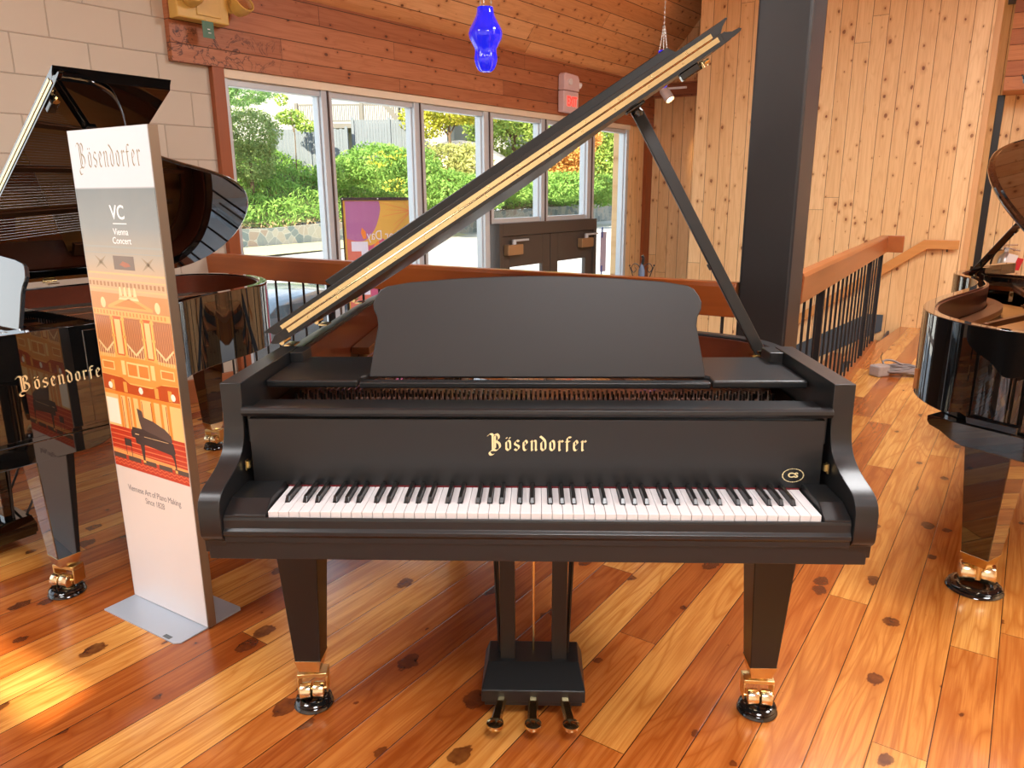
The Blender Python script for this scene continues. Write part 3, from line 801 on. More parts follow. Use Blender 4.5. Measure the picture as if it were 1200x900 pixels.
    m.add(vs, fs, True); m.add(vs[:n], [tuple(range(n))[::-1]]); m.add(vs[-n:], [tuple(range(n))])
    lid = m.build('lid', body, R, M=HT)
    wL = 1.494
    # folded front flap with fishtail ends, lying on the main lid
    fl = [(-.022, .0625), (-.006, .0655), (wL - .004, .0655), (wL + .016, .0665), (wL + .021, .0625), (wL + .013, .057), (wL + .001, .049), (wL - .008, .038), (wL - .012, .0325), (.008, .0325), (.002, .038), (-.004, .049), (-.014, .056)]
    m = MB(); m.prism(fl, .600, 1.045, axis=1); m.build('front_flap', body, R, M=HT, bevel=.001)
    m = MB(); m.prism([(.11, .0658), (1.475, .0658), (1.445, .124), (.095, .124)], 1.020, 1.040, axis=1)
    m.build('lip_board', body, R, M=HT, bevel=.003)
    m = MB(); m.box(.045, wL - .024, .5975, .6005, .0125, .0290); m.box(.035, wL - .035, .5975, .6005, .0350, .0500)
    m.tube([(.045, .5965, .0320), (wL - .04, .5965, .0320)], .0013, 6)
    for i in range(13):
        for z in (.021, .042):
            m.lathe([(.003, 0), (.002, .0012), (.0004, .0014)], 8, M=Matrix.Translation((.12 + i * (wL - .25) / 12 + (.02 if z > .03 else 0), .5975, z)) @ Matrix.Rotation(pi / 2, 4, 'X'))
    hg = m.build('piano_hinge', gold, R, M=HT)
    m = MB(); m.prism([(wL - .014, .001), (wL + .008, .002), (wL + .018, .002), (wL + .034, .005), (wL + .040, .010), (wL + .034, .016), (wL + .014, .019), (wL - .002, .030), (wL - .014, .0315)], .5995, .615, axis=1); m.build('lid_moulding', body, R, M=HT, bevel=.001)
    m = MB(); m.prism([(-.018, .012), (-.006, .003), (.02, .001), (.02, .0315), (.0, .031), (-.008, .024), (-.020, .020)], .5995, .615, axis=1)
    m.build('lid_moulding', body, R, M=HT, bevel=.001)
    # brass lid hinges on the spine
    for y in (.66, 1.02, 1.0 + .55 * k):
        m = MB(); m.tube([(-.748, y - .03, TZ + .010), (-.748, y + .03, TZ + .010)], .006, 8); m.box(-.745, -.715, y - .028, y + .028, TZ - .004, TZ + .001)
        m.tube([(-.748, y - .038, TZ + .010), (-.748, y - .03, TZ + .010)], .008, 8)
        part(m.build('lid_hinge', gold, R), 'brass lid hinge')
    # prop stick
    base = Vector((.684, .70, .945)); py = .80
    th = radians(lid_deg); sx = 1.235
    if lid_deg > 34: sx = 1.1
    top = H @ Vector((sx, py, -.004))
    m = MB(); d = top - base; Z = d.normalized(); Y = Vector((0, 1, 0)); X = Y.cross(Z).normalized(); Y = Z.cross(X)
    PM = Matrix(((X.x, Y.x, Z.x, base.x), (X.y, Y.y, Z.y, base.y), (X.z, Y.z, Z.z, base.z), (0, 0, 0, 1)))
    Ld = d.length
    m.box(-.017, .017, -.010, .010, 0, Ld - .02, M=PM); m.box(-.022, -.015, -.008, .008, Ld * .36, Ld * .36 + .02, M=PM)
    pr = m.build('lid_prop', body, R, bevel=.003)
    m = MB(); m.lathe([(.014, -.03), (.018, -.02), (.018, -.008), (.010, .0)], 14, M=PM @ Matrix.Translation((0, 0, Ld))); m.build('prop_tip', blackrub, pr)
    m = MB(); m.box(.655, .703, .685, .72, .925, .945); m.box(.665, .70, .66, .675, .955, .962); m.tube([(.66, .655, .93), (.70, .655, .945)], .005, 8)
    part(m.build('prop_hinge', gold, R), 'brass prop hinge')
    m = MB(); m.box(sx - .03, sx + .03, py - .02, py + .02, -.010, .0005); m.build('prop_cup', blackrub, R, M=H, bevel=.003)
    m = MB(); m.box(1.345, 1.40, .605, .635, -.022, .0005); lk = m.build('lid_socket', blackrub, R, M=H, bevel=.004)
    m = MB(); m.tube([(1.41, .62, -.004), (1.41, .62, -.022)], [.006, .012], 12); m.tube([(1.395, .62, -.012), (1.43, .62, -.012)], .005, 8)
    part(m.build('lid_lock', gold, R, M=H), 'brass lid catch')
    if sidelogo:
        blackletter(.031, leafgold, 'side_lettering', R, Matrix.Translation((.7462, sidelogo, .80)) @ Matrix.Rotation(pi / 2, 4, 'Z') @ Matrix.Rotation(pi / 2, 4, 'X'), 1.0, .0006)
    return R, legs

def wpos(R, p): return Matrix.Translation(R.location) @ Matrix.Rotation(R.rotation_euler[2], 4, 'Z') @ p
gp, lg = grand('grand_piano', 'satin black grand piano in the centre with open lid and full keyboard facing the viewer', (0, 0, 0), 0, satin, satin_desk, casters=(radians(8), radians(-4), .5))
for p, lb in zip(lg, ('black round caster cup under the left front leg of the satin black centre piano', 'black round caster cup under the right front leg of the satin black centre piano', 'black round caster cup under the rear leg of the satin black centre piano')):
    cup(wpos(gp, p), lb)
deskg = simple('desk_polish', (.02, .022, .024, 1), rough=.08, coat=1.0)
LP = (-2.43, .99)
g2, lg = grand('grand_piano', 'polished black grand piano at the left edge behind the upright banner, lid open', (LP[0], LP[1], 0), radians(-33), gloss, deskg,
               k=.85, lid_deg=33, keys=False, full=False, casters=(.3, radians(20), .4), sidelogo=.37, legblock=True, cs=1.1, rear=(-.36, 1.60))
cup(wpos(g2, lg[1]), 'black round caster cup under the front leg of the polished piano beside the upright banner', sc=1.15)
cup(wpos(g2, lg[0]), 'black round caster cup under the far front leg of the left polished piano')
cup(wpos(g2, lg[2]), 'black round caster cup under the rear leg of the left polished piano')
g3, lg = grand('grand_piano', 'polished black grand piano at the right edge, rounded tail towards the centre', (3.475, 2.695, 0), radians(124), gloss, deskg,
               k=1.307, lid_deg=38, keys=False, full=False, casters=(.3, .3, radians(35)), legblock=True, rear=(-.38, 2.50), cs=1.6)
cup(wpos(g3, lg[2]), 'black round caster cup with two brass wheels under the leg of the right polished piano', sc=1.7)

# ------------------------------------------------------------------ upright display banner
BA = atan2(-.498, .867)
bs = thing('display_stand', 'tall upright display banner with a concert hall picture on a grey metal base plate', 'display stand', (-1.461, .880, 0), BA)
Wd, Hd = .42, 1.616
m = MB(); m.box(-.055, .36 + .0, -.105, .145, 0, .004)
m = MB(); m.prism([(.0, -.115), (.395, -.115), (.415, -.10), (.415, .135), (.40, .145), (.0, .145), (-.0, .13), (-.0, -.10)], 0, .005)
alup = simple('silver_powdercoat', srgb(176, 186, 198), rough=.35, metal=.25)
m.build('base_plate', alup, bs, bevel=.001)
m = MB(); m.box(0, Wd, .0, .004, .006, Hd); m.box(0, .004, .0, .030, .006, Hd); m.box(.004, Wd, .026, .030, .006, Hd); m.build('panel', simple('panel_silver', srgb(190, 188, 186), .4, .3), bs)
m = MB(); m.box(Wd - .002, Wd + .002, .0, .030, .006, Hd); part(m.build('side_strip', simple('champagne_metal', srgb(140, 120, 100), .35, .5), bs), 'brownish metal edge')
m = MB(); m.box(.19, .225, -.09, -.075, .005, .0056); part(m.build('base_label', simple('label_grey', srgb(90, 96, 100), .5), bs, M=Matrix.Translation((.14, -.02, 0))), 'small grey label')
# printed sheet, its colours run down the sheet
def sheetmat():
    t = NT('printed_sheet'); x = t.sep(t.obj()); z = t.math('DIVIDE', x[2], Hd)
    g = t.ramp(z, [(0.0, srgb(240, 232, 226)), (.30, srgb(246, 232, 218)), (.895, srgb(120, 124, 122)), (.8955, srgb(232, 232, 234))])
    g = t.ramp(z, [(0.0, srgb(218, 216, 220)), (.32, srgb(230, 220, 210)), (.50, srgb(255, 190, 96)), (.60, srgb(244, 170, 84)), (.70, srgb(214, 168, 116)), (.76, srgb(172, 158, 136)), (.82, srgb(134, 138, 134)), (.893, srgb(112, 118, 116)), (.8945, srgb(204, 206, 210))])
    n = t.noise(t.obj(), 9, 3); c = t.mix(t.math('MULTIPLY', n, .06), g, (1, .9, .75, 1))
    t.bsdf(base=c, rough=.30); return t.m
m = MB(); m.box(.004, Wd - .002, -.0012, 0, .008, Hd - .002); sheet = m.build('printed_sheet', sheetmat(), bs)
PC = {}
def pc(name, col, r=.32):
    if name not in PC: PC[name] = simple('print_' + name, col, r)
    return PC[name]
PICT = []
def multi(name, batch, parent):
    m = MB(); mi = []; ml = []
    for items, mat, y in batch:
        if mat not in ml: ml.append(mat)
        for p in items: m.add([(q[0], y, q[1]) for q in p], [tuple(range(len(p)))]); mi.append(ml.index(mat))
    me = bpy.data.meshes.new(name); me.from_pydata(m.v, [], m.f)
    for a in ml: me.materials.append(a)
    me.polygons.foreach_set('material_index', mi); me.update()
    o = bpy.data.objects.new(name, me); COL.objects.link(o); o.parent = parent; return o
def flat(items, name, mat, lay):
    """items: polygons in (x, z) of the sheet; printed flat shapes"""
    PICT.append((items, mat, -.0012 - .00008 * lay))
def rect(x0, x1, z0, z1): return [(x0, z0), (x1, z0), (x1, z1), (x0, z1)]
G = lambda r, g_, b: srgb(r, g_, b)
X0, X1 = .006, .416
# upper mouldings and ghosted ornament
flat([rect(X0, X1, 1.262, 1.268), rect(X0, X1, 1.244, 1.247)], 'cornice_line', pc('pale', G(160, 160, 150)), 1)
flat([rect(.16, .27, 1.195, 1.238)], 'ceiling_picture', pc('brown', G(126, 108, 92)), 1)
flat([[(.19, 1.21), (.21, 1.222), (.24, 1.215), (.25, 1.207), (.22, 1.203)]], 'ceiling_picture', pc('rust', G(172, 104, 70)), 2)
orn = []
for cx in (.09, .34):
    for k in range(4):
        a = k * pi / 2 + .78; orn.append([(cx + .006 * cos(a + 1.57), 1.216 + .006 * sin(a + 1.57)), (cx + .045 * cos(a), 1.216 + .03 * sin(a)), (cx + .006 * cos(a - 1.57), 1.216 + .006 * sin(a - 1.57))])
flat(orn, 'ornament', pc('khaki', G(158, 138, 108)), 1)
flat([rect(X0, X1, 1.178, 1.184), rect(X0, X1, 1.158, 1.162), rect(X0, X1, 1.128, 1.133)], 'cornice_line', pc('sand', G(226, 184, 122)), 1)
flat([rect(X0 + i * .0205, X0 + .011 + i * .0205, 1.140, 1.154) for i in range(20)], 'dentil', pc('umber', G(176, 124, 76)), 1)
flat([rect(X0, X1, 1.040, 1.118)], 'wall_field', pc('deep', G(206, 146, 84)), 1)
# pediment with figures
flat([[(.095, 1.070), (.335, 1.070), (.335, 1.078), (.215, 1.116), (.095, 1.078)]], 'pediment', pc('orange', G(236, 172, 92)), 2)
flat([[(.125, 1.077), (.305, 1.077), (.215, 1.105)]], 'pediment', pc('amber', G(214, 140, 66)), 3)
flat([[(cx - .010, 1.108), (cx + .010, 1.108), (cx + .006, 1.128), (cx + .003, 1.142), (cx - .004, 1.140), (cx - .007, 1.126)] for cx in (.175, .20, .225, .252)] +
     [[(.16, 1.100), (.27, 1.100), (.262, 1.112), (.17, 1.112)]], 'figure', pc('cream', G(250, 214, 156)), 3)
flat([[(cx + .014 * cos(a * pi / 6), 1.085 + .018 * sin(a * pi / 6)) for a in range(12)] for cx in (.07, .36)], 'medallion', pc('cream', G(250, 214, 156)), 2)
flat([rect(X0, X1, 1.044, 1.064)], 'frieze', pc('gold', G(244, 184, 104)), 3)
flat([rect(X0 + .004 + i * .018, X0 + .012 + i * .018, 1.048, 1.060) for i in range(22)], 'frieze', pc('amber', G(214, 140, 66)), 4)
# organ pipes between columns
flat([rect(.010, .098, .915, 1.04), rect(.170, .262, .915, 1.04), rect(.325, X1, .915, 1.04)], 'pipe_field', pc('pipes', G(176, 106, 62)), 2)
pp = []
for a, b_ in ((.012, .098), (.172, .262), (.327, X1)):
    n = int((b_ - a) / .0085)
    for i in range(n):
        x = a + i * (b_ - a) / n; c = abs((i + .5) / n - .5)
        pp.append([(x + .001, .935 - .05 * (.5 - c) + .02), (x + .0028, .925 - .05 * (.5 - c) + .02), (x + .0046, .935 - .05 * (.5 - c) + .02), (x + .0046, 1.038), (x + .001, 1.038)])
flat(pp, 'organ_pipe', pc('pipe_light', G(212, 148, 96)), 3)
pv = []
for a, b_ in ((.012, .098), (.172, .262), (.327, X1)):
    c = (a + b_) / 2; pv.append([(a, .952), (c, .918), (b_, .952), (b_, .960), (c, .928), (a, .960)])
    for i in range(7):
        x = a + .006 + i * (b_ - a - .012) / 6; pv.append(rect(x - .0016, x + .0016, .905, .945 - .02 * (1 - abs(i - 3) / 3)))
flat(pv, 'pipe_mouth', pc('cream', G(250, 214, 156)), 4)
flat([rect(.100, .168, .915, 1.044), rect(.264, .323, .915, 1.044)], 'column_field', pc('redbrown', G(216, 110, 52)), 3)
flat([rect(.118, .150, .920, 1.034), rect(.280, .308, .920, 1.034)], 'column_panel', pc('peach', G(255, 208, 140)), 4)
flat([rect(x - .0055, x + .0055, .912, 1.044) for x in (.104, .164, .268, .319)] + [rect(x - .009, x + .009, z, z + .008) for x in (.104, .164, .268, .319) for z in (.912, .975, 1.032)], 'column', pc('yellow', G(252, 196, 104)), 5)
# balcony
flat([[(X0, .900), (.10, .905), (.16, .912), (.28, .912), (.34, .905), (X1, .900), (X1, .845), (.34, .842), (.29, .825), (.15, .825), (.10, .842), (X0, .845)]], 'balcony', pc('balcony', G(240, 160, 74)), 6)
flat([rect(x, x + w, z0, z1) for x, w, z0, z1 in ((.015, .07, .860, .890), (.125, .02, .850, .898), (.155, .12, .846, .896), (.285, .02, .850, .898), (.335, .07, .860, .890))], 'balcony_panel', pc('cream2', G(255, 214, 140)), 7)
flat([rect(x, x + w, z0, z1) for x, w, z0, z1 in ((.020, .06, .864, .886), (.16, .05, .852, .890), (.22, .05, .852, .890), (.34, .06, .864, .886))], 'balcony_panel', pc('orange2', G(226, 140, 62)), 8)
flat([[(X0, .842), (.12, .838), (.16, .820), (.28, .820), (.33, .838), (X1, .842), (X1, .79), (.30, .785), (.14, .785), (X0, .79)]], 'balcony_underside', pc('rustred', G(196, 84, 34)), 6)
flat([rect(x - .010, x + .010, .79, .825) for x in (.06, .13, .30, .37)], 'bracket', pc('amber2', G(244, 170, 80)), 7)
flat([[(cx + .012 * cos(a * pi / 5), .805 + .012 * sin(a * pi / 5)) for a in range(10)] for cx in (.045, .215, .385)], 'chandelier', pc('white', G(255, 248, 226)), 8)
# lower wall with pilasters
flat([rect(X0, X1, .66, .785)], 'lower_wall', pc('lowwall', G(252, 206, 132)), 5)
flat([rect(.008, .075, .67, .76)], 'bright_panel', pc('white', G(255, 248, 226)), 6)
flat([rect(x, x + .014, .66, .775) for x in (.080, .118, .150, .190, .262, .305, .345)], 'pilaster', pc('pil', G(240, 150, 60)), 6)
flat([rect(X0, X1, .775, .787)], 'cornice_line', pc('pil', G(240, 150, 60)), 7)
flat([rect(x, x + .004, .66, .77) for x in (.098, .136, .208, .258, .338)], 'pilaster_shadow', pc('rustred', G(196, 84, 34)), 7)
# red stage steps
flat([rect(X0, X1, .515, .662)], 'stage', pc('stage', G(198, 62, 36)), 8)
flat([rect(X0, X1, z, z + .0035) for z in (.648, .630, .612, .594, .578)], 'stage_step', pc('steps', G(238, 130, 84)), 9)
flat([[(X0, .578), (X1, .570), (X1, .556), (X0, .564)]], 'stage_edge', pc('stageedge', G(250, 172, 96)), 10)
flat([rect(X0 + .002 + i * .085, X0 + .072 + i * .085, .546, .562) for i in range(5)], 'stage_grille', pc('grille', G(92, 76, 66)), 11)
sc_ = []
for z in (.526, .538):
    for i in range(16): x = X0 + i * .0256; sc_.append([(x, z), (x + .0128, z + .007), (x + .0256, z), (x + .0256, z - .003), (x + .0128, z + .004), (x, z - .003)])
flat(sc_, 'stage_garland', pc('steps', G(238, 130, 84)), 10)
# printed grand piano and bench
PIN = pc('ink', G(70, 58, 54))
flat([[(.178, .742), (.205, .735), (.208, .715), (.26, .708), (.32, .690), (.350, .672), (.352, .652), (.330, .640), (.198, .652), (.183, .70)]], 'printed_piano_lid', pc('ink2', G(96, 78, 70)), 12)
flat([[(.128, .652), (.140, .672), (.196, .672), (.355, .648), (.362, .616), (.35, .606), (.200, .618), (.192, .612), (.150, .616), (.148, .634), (.130, .636)]], 'printed_piano_case', PIN, 13)
flat([[(.172, .618), (.196, .618), (.190, .560), (.180, .560)], [(.336, .612), (.358, .610), (.360, .560), (.354, .560), (.350, .590)]], 'printed_piano_leg', PIN, 14)
flat([rect(.178, .192, .553, .561), rect(.350, .362, .548, .558)], 'printed_caster', pc('yellow', G(252, 196, 104)), 15)
flat([rect(.150, .172, .6475, .6505), rect(.20, .33, .6455, .647)], 'printed_piano_highlight', pc('cream', G(250, 214, 156)), 15)
flat([rect(.082, .122, .598, .624), rect(.086, .089, .566, .60), rect(.116, .119, .562, .60)], 'printed_bench', PIN, 13)
def onsheet(x, z): return Matrix.Translation((x, -.0013, z)) @ Matrix.Rotation(pi / 2, 4, 'X')
whitei = simple('white_ink', srgb(248, 248, 246), .4); greyi = simple('grey_ink', srgb(120, 118, 120), .4); goldi = simple('gold_ink', srgb(140, 124, 88), .35, .4)
blackletter(.044, goldi, 'lettering', sheet, onsheet(.208, 1.505), .62, .0001, sx=.80)
text_mesh('VC', .060, whitei, 'lettering', sheet, onsheet(.215, 1.368), .0001, sx=.95, bold=.0006)
flat([rect(.185, .257, 1.335, 1.3375)], 'lettering_line', whitei, 1)
text_mesh('Vienna', .029, whitei, 'lettering', sheet, onsheet(.220, 1.311), .0001)
text_mesh('Concert', .029, whitei, 'lettering', sheet, onsheet(.220, 1.284), .0001)
text_mesh('Viennese Art of Piano Making', .0305, greyi, 'lettering', sheet, onsheet(.208, .440), .0001, sx=.86, space=.94)
text_mesh('Since 1828', .0305, greyi, 'lettering', sheet, onsheet(.208, .408), .0001, sx=.86, space=.94)

multi('printed_picture', PICT, sheet)

# ------------------------------------------------------------------ lamps, signs, small things
def glass_blue():
    t = NT('cobalt_glass'); n = t.noise(t.obj(), 8, 2)
    t.bsdf(base=t.mix(n, (.005, .01, .55, 1), (.02, .03, .85, 1)), rough=.04, coat=1.0, spec=.8, trans=.45, ior=1.3, emit=(.01, .015, .6, 1), emits=.55); return t.m
blue = glass_blue()
def pendant(x, y, zt, label):
    t = thing('pendant_lamp', label, 'hanging lamp', (x, y, zt))
    lob = lambda a, z: 1 + (.10 * cos(6 * a) if z < -.22 else .02 * cos(6 * a))
    m = MB(); m.lathe([(.002, -.333), (.028, -.336), (.042, -.325), (.052, -.305), (.059, -.280), (.060, -.258), (.056, -.238), (.060, -.216), (.074, -.190), (.089, -.163), (.094, -.138), (.089, -.112), (.068, -.075), (.052, -.045), (.046, -.02), (.045, .0)], 48, fn=lob)
    m.build('lamp_shade', blue, t)
    m = MB()
    for k in range(3):
        a = 2 * pi * k / 3 + .4
        m.tube([(.042 * cos(a), .042 * sin(a), -.01), (.006 * cos(a), .006 * sin(a), .22)], .0014, 5)
        for j in range(9):
            f = (j + .5) / 9; r = .042 * (1 - f) + .006 * f; z = -.01 + .23 * f
            m.tube([(r * cos(a) + .004 * cos(q * pi / 3), r * sin(a), z + .010 * sin(q * pi / 3)) for q in range(7)], .0014, 5, cap=False)
    m.tube([(0, 0, .21), (0, 0, 2.6)], .0022, 6)
    for j in range(60):
        z = .225 + j * .022; m.tube([(.005 * cos(q * pi / 3) * (j % 2), .005 * cos(q * pi / 3) * (1 - j % 2), z + .012 * sin(q * pi / 3)) for q in range(7)], .0014, 5, cap=False)
    m.build('chain', steel, t)
    m = MB(); m.lathe([(.012, -.20), (.02, -.17), (.022, -.14), (.012, -.10)], 16); part(m.build('bulb', whitep, t), 'white bulb')
    return t
pendant(-.283, 3.03, 2.43, 'cobalt blue glass pendant lamp hanging on chains above the windows')
pendant(1.222, 6.22, 2.74, 'hanging lamp behind the raised centre lid, only its chains showing')

# exit sign with battery lamp housing on the header
ex = thing('exit_sign', 'pinkish white exit sign with lamp housing above the entry window', 'exit sign', WF @ Vector((7.30, -.06, 2.28)), atan2(.815, .579))
m = MB(); m.box(-.15, .15, -.075, 0, 0, .22); m.prism([(-.15, .225), (.15, .225), (.15, .35), (.12, .39), (-.12, .40), (-.15, .38)], -.085, 0, axis=1); m.build('housing', simple('exit_plastic', srgb(226, 196, 196), .45), ex, bevel=.01)
m = MB(); m.tube([(-.06, -.083, .31), (-.06, -.11, .31)], [.030, .034], 16); m.tube([(.13, -.05, .31), (.185, -.07, .29)], [.03, .035], 12); part(m.build('lamp_head', whitep, ex), 'small round lamp head')
tm = NT('exit_red'); tm.bsdf(base=(.8, .02, .02, 1), rough=.4, emit=(1, .03, .02, 1), emits=2.2)
tn = tm
text_mesh('EXIT', .135, tm.m, 'lettering', ex, Matrix.Translation((.015, -.0765, .11)) @ Matrix.Rotation(pi / 2, 4, 'X'), .001, sx=.72, bold=.004)
# yellowed emergency light at the upper left
em = thing('emergency_light', 'yellowed emergency light unit with two lamp heads on the cedar header', 'emergency light', WF @ Vector((2.76, -.055, 2.50)), atan2(.815, .579))
yel = simple('yellowed_plastic', srgb(206, 166, 84), .45, var=.06)
m = MB(); m.box(.0, .36, -.10, 0, .0, .26); m.build('housing', yel, em, bevel=.008)
m = MB(); m.box(.13, .30, -.108, -.10, .03, .24); m.build('cover', yel, em, bevel=.003)
for x, a in ((.09, -.5), (.43, .25)):
    Mh = Matrix.Translation((x, -.13, .13)) @ Matrix.Rotation(a, 4, 'Y') @ Matrix.Rotation(radians(60), 4, 'X')
    m = MB(); m.lathe([(.02, -.07), (.05, -.05), (.07, 0.0), (.075, .05), (.068, .052), (.06, .03), (.001, .02)], 24, M=Mh); h = m.build('lamp_head', yel, em)
    m = MB(); m.lathe([(.06, .046), (.03, .056), (.001, .06)], 20, M=Mh); m.build('lens', chrome, h)
m = MB(); m.box(.34, .40, -.09, -.02, .08, .17); m.build('neck', yel, em, bevel=.004)
tg = thing('paper_tag', 'small green paper tag hanging below the emergency light', 'tag', WF @ Vector((2.955, -.165, 2.40)), atan2(.815, .579))
m = MB(); m.box(-.04, .04, 0, .002, 0, .10); m.build('card', simple('green_card', srgb(86, 122, 104), .7, var=.05), tg)
m = MB(); m.box(-.006, .012, -.0008, 0, .05, .056); m.box(-.002, .018, -.0008, 0, .03, .034); m.tube([(0, 0, .10), (0, .03, .13)], .001, 4); m.build('mark', whitep, tg)

# spotlight on its track in the recess
tl = thing('track_light', 'white cylinder spotlight on a track in the pine recess, warm beam on the boards', 'spotlight', RW @ Vector((.40, -.50, 2.60)), atan2(-.5, .866))
m = MB(); m.box(-1.0, .25, -.012, .012, .055, .08); m.build('track', whitep, tl, bevel=.003)
hd = Matrix.Translation((0, 0, 0)) @ Matrix.Rotation(radians(-38), 4, 'Y') @ Matrix.Rotation(radians(-8), 4, 'X')
m = MB(); m.lathe([(.001, .085), (.055, .083), (.06, .07), (.06, -.085), (.052, -.085), (.05, -.03), (.001, -.02)], 28, M=hd); m.build('lamp_head', whitep, tl)
m = MB(); m.tube([(0, 0, 0), (0, 0, .06)], .01, 8); m.build('stem', whitep, tl)
te = NT('warm_bulb'); te.bsdf(base=(1, .8, .5, 1), emit=(1, .62, .25, 1), emits=30.0)
m = MB(); m.lathe([(.03, -.075), (.001, -.07)], 16, M=hd); part(m.build('bulb', te.m, tl), 'glowing bulb')
sl = bpy.data.lights.new('track_spot', 'SPOT'); sl.energy = 55; sl.color = (1, .62, .28); sl.spot_size = radians(75); sl.spot_blend = .8; sl.shadow_soft_size = .03
so = bpy.data.objects.new('track_spot', sl); COL.objects.link(so)
so.matrix_world = Matrix.Translation(RW @ Vector((.40, -.50, 2.60))) @ Matrix.Rotation(atan2(-.5, .866), 4, 'Z') @ hd @ Matrix.Rotation(radians(25), 4, 'X') @ Matrix.Translation((0, 0, -.10))

# fire extinguisher on the far wall
fe = thing('fire_extinguisher', 'fire extinguisher with white and red tag on the rear pine wall', 'fire extinguisher', FWm @ Vector((3.28, -.09, .36)), atan2(-.5, .866))
m = MB(); m.lathe([(.001, 0), (.07, 0), (.075, .02), (.075, .30), (.06, .35), (.03, .38), (.02, .40), (.001, .40)], 28); m.build('cylinder', simple('brushed_can', srgb(180, 176, 172), .3, .8), fe)
m = MB(); m.box(-.02, .02, -.02, .02, .40, .44); m.tube([(-.03, 0, .45), (.13, 0, .41)], .008, 8); m.tube([(-.05, 0, .47), (.10, 0, .475)], .008, 8); m.lathe([(.025, .42), (.025, .46)], 14, (-.045, -.01, 0)); m.build('valve', chrome, fe)
m = MB(); m.tube(smooth_path([(-.01, -.01, .43), (-.09, -.02, .40), (-.13, -.02, .28), (-.115, -.02, .12), (-.10, -.03, .04)], 5), .011, 8); m.build('hose', blackrub, fe)
m = MB(); m.box(-.07, .025, -.080, -.078, .20, .38, M=Matrix.Rotation(radians(14), 4, 'Y')); tgx = m.build('tag', simple('card_white', srgb(232, 224, 222), .6), fe)
m = MB(); m.box(.026, .085, -.080, -.078, .19, .36, M=Matrix.Rotation(radians(14), 4, 'Y')); part(m.build('tag', simple('card_red', srgb(196, 22, 28), .6), fe), 'red half of the tag')

# coil of grey cable by the railing foot
cb = thing('cable_coil', 'loose coil of grey cable on the floor at the end of the short railing', 'cable', (2.93, 4.36, 0))
m = MB(); random.seed(3)
pts = []
for i in range(150):
    a = i * .33; r = .12 + .035 * sin(i * .37) + .01 * random.random(); pts.append((r * cos(a) * 1.35 + .01 * sin(i), r * sin(a) * .8, .012 + .035 * (i / 150) + .014 * abs(sin(i * .61))))
m.tube(pts, .0085, 7); m.tube(smooth_path([(-.1, 0, .03), (-.13, .05, .09), (-.06, .06, .10), (.02, .02, .07)], 5), .008, 7)
m.build('cable', simple('grey_cable', srgb(120, 108, 104), .5, var=.1), cb)
m = MB(); m.tube(smooth_path([(-.12, .0, .03), (-.16, .02, .12), (-.15, .03, .17)], 5), .003, 5); m.tube(smooth_path([(.0, -.09, .03), (.05, -.12, .02), (.09, -.10, .01)], 5), .007, 6)
part(m.build('cable_end', blackrub, cb), 'black cable ends')
pb = thing('power_adapter', 'clear wrapped power adapter at the foot of the railing beside the cable coil', 'adapter', (2.73, 4.30, 0), .4)
m = MB(); m.box(-.06, .06, -.05, .05, 0, .09); m.build('case', simple('wrapped_grey', srgb(150, 138, 132), .25, var=.15), pb, bevel=.012)
m = MB(); m.tube(smooth_path([(.06, 0, .03), (.10, .01, .02), (.14, .01, .02)], 4), .005, 6); m.build('lead', simple('grey_cable', (1, 1, 1, 1)), pb)

# scroll topped iron stand down in the entry
ss = thing('scroll_stand', 'thin iron stand with scrolled arms and a furled umbrella beyond the railing', 'stand', (.86, 4.56, -1.09))
m = MB()
for s in (-1, 1):
    m.tube(smooth_path([(s * .015, 0, 1.50), (s * .05, 0, 1.78), (s * .095, 0, 1.93)], 6), .004, 6)
    m.tube(smooth_path([(s * .012, 0, 1.84), (s * .02, 0, 1.93), (s * .06, 0, 1.955), (s * .085, 0, 1.92), (s * .065, 0, 1.885), (s * .045, 0, 1.905), (s * .052, 0, 1.925)], 6), .0035, 6)
    m.lathe([(.001, -.009), (.009, 0), (.001, .009)], 8, (s * .098, 0, 1.94))
m.build('scroll_arm', blackmetal, ss)
m = MB(); m.tube([(0, 0, .02), (0, 0, 1.55)], .008, 8); m.lathe([(.001, 0), (.16, 0), (.16, .012), (.02, .025), (.001, .03)], 24); m.build('stem', blackmetal, ss)
m = MB(); m.tube([(0, 0, 1.5), (0, 0, 1.7), (0, 0, 1.9), (0, 0, 1.96)], [.012, .022, .026, .006], 10); part(m.build('umbrella', simple('slate_cloth', srgb(92, 104, 124), .7), ss), 'slate blue furled umbrella')
m = MB(); m.tube([(.005, 0, 1.95), (.012, 0, 2.0), (.0, 0, 2.02)], .012, 8); m.build('umbrella_handle', blackmetal, ss)

# ------------------------------------------------------------------ outdoors
def leafmat(name, cols, trans=.35):
    t = NT(name); g = t.n('ShaderNodeNewGeometry')
    n = t.noise(t.obj(), 1.1, 3); w = t.n('ShaderNodeTexWhiteNoise', noise_dimensions='3D')
    sc = t.n('ShaderNodeVectorMath', operation='SNAP'); t.l(t.obj(), sc.inputs[0]); sc.inputs[1].default_value = (.35, .35, .35)
    t.l(sc.outputs[0], w.inputs['Vector'])
    f = t.math('ADD', t.math('MULTIPLY', n, .75), t.math('MULTIPLY', w.outputs['Value'], .3))
    c = t.ramp(f, cols)
    d = t.n('ShaderNodeBsdfDiffuse'); t.l(c, d.inputs[0]); tr = t.n('ShaderNodeBsdfTranslucent'); t.l(c, tr.inputs[0])
    m = t.n('ShaderNodeMixShader'); m.inputs[0].default_value = trans; t.l(d.outputs[0], m.inputs[1]); t.l(tr.outputs[0], m.inputs[2]); t.l(m.outputs[0], t.out.inputs[0])
    return t.m
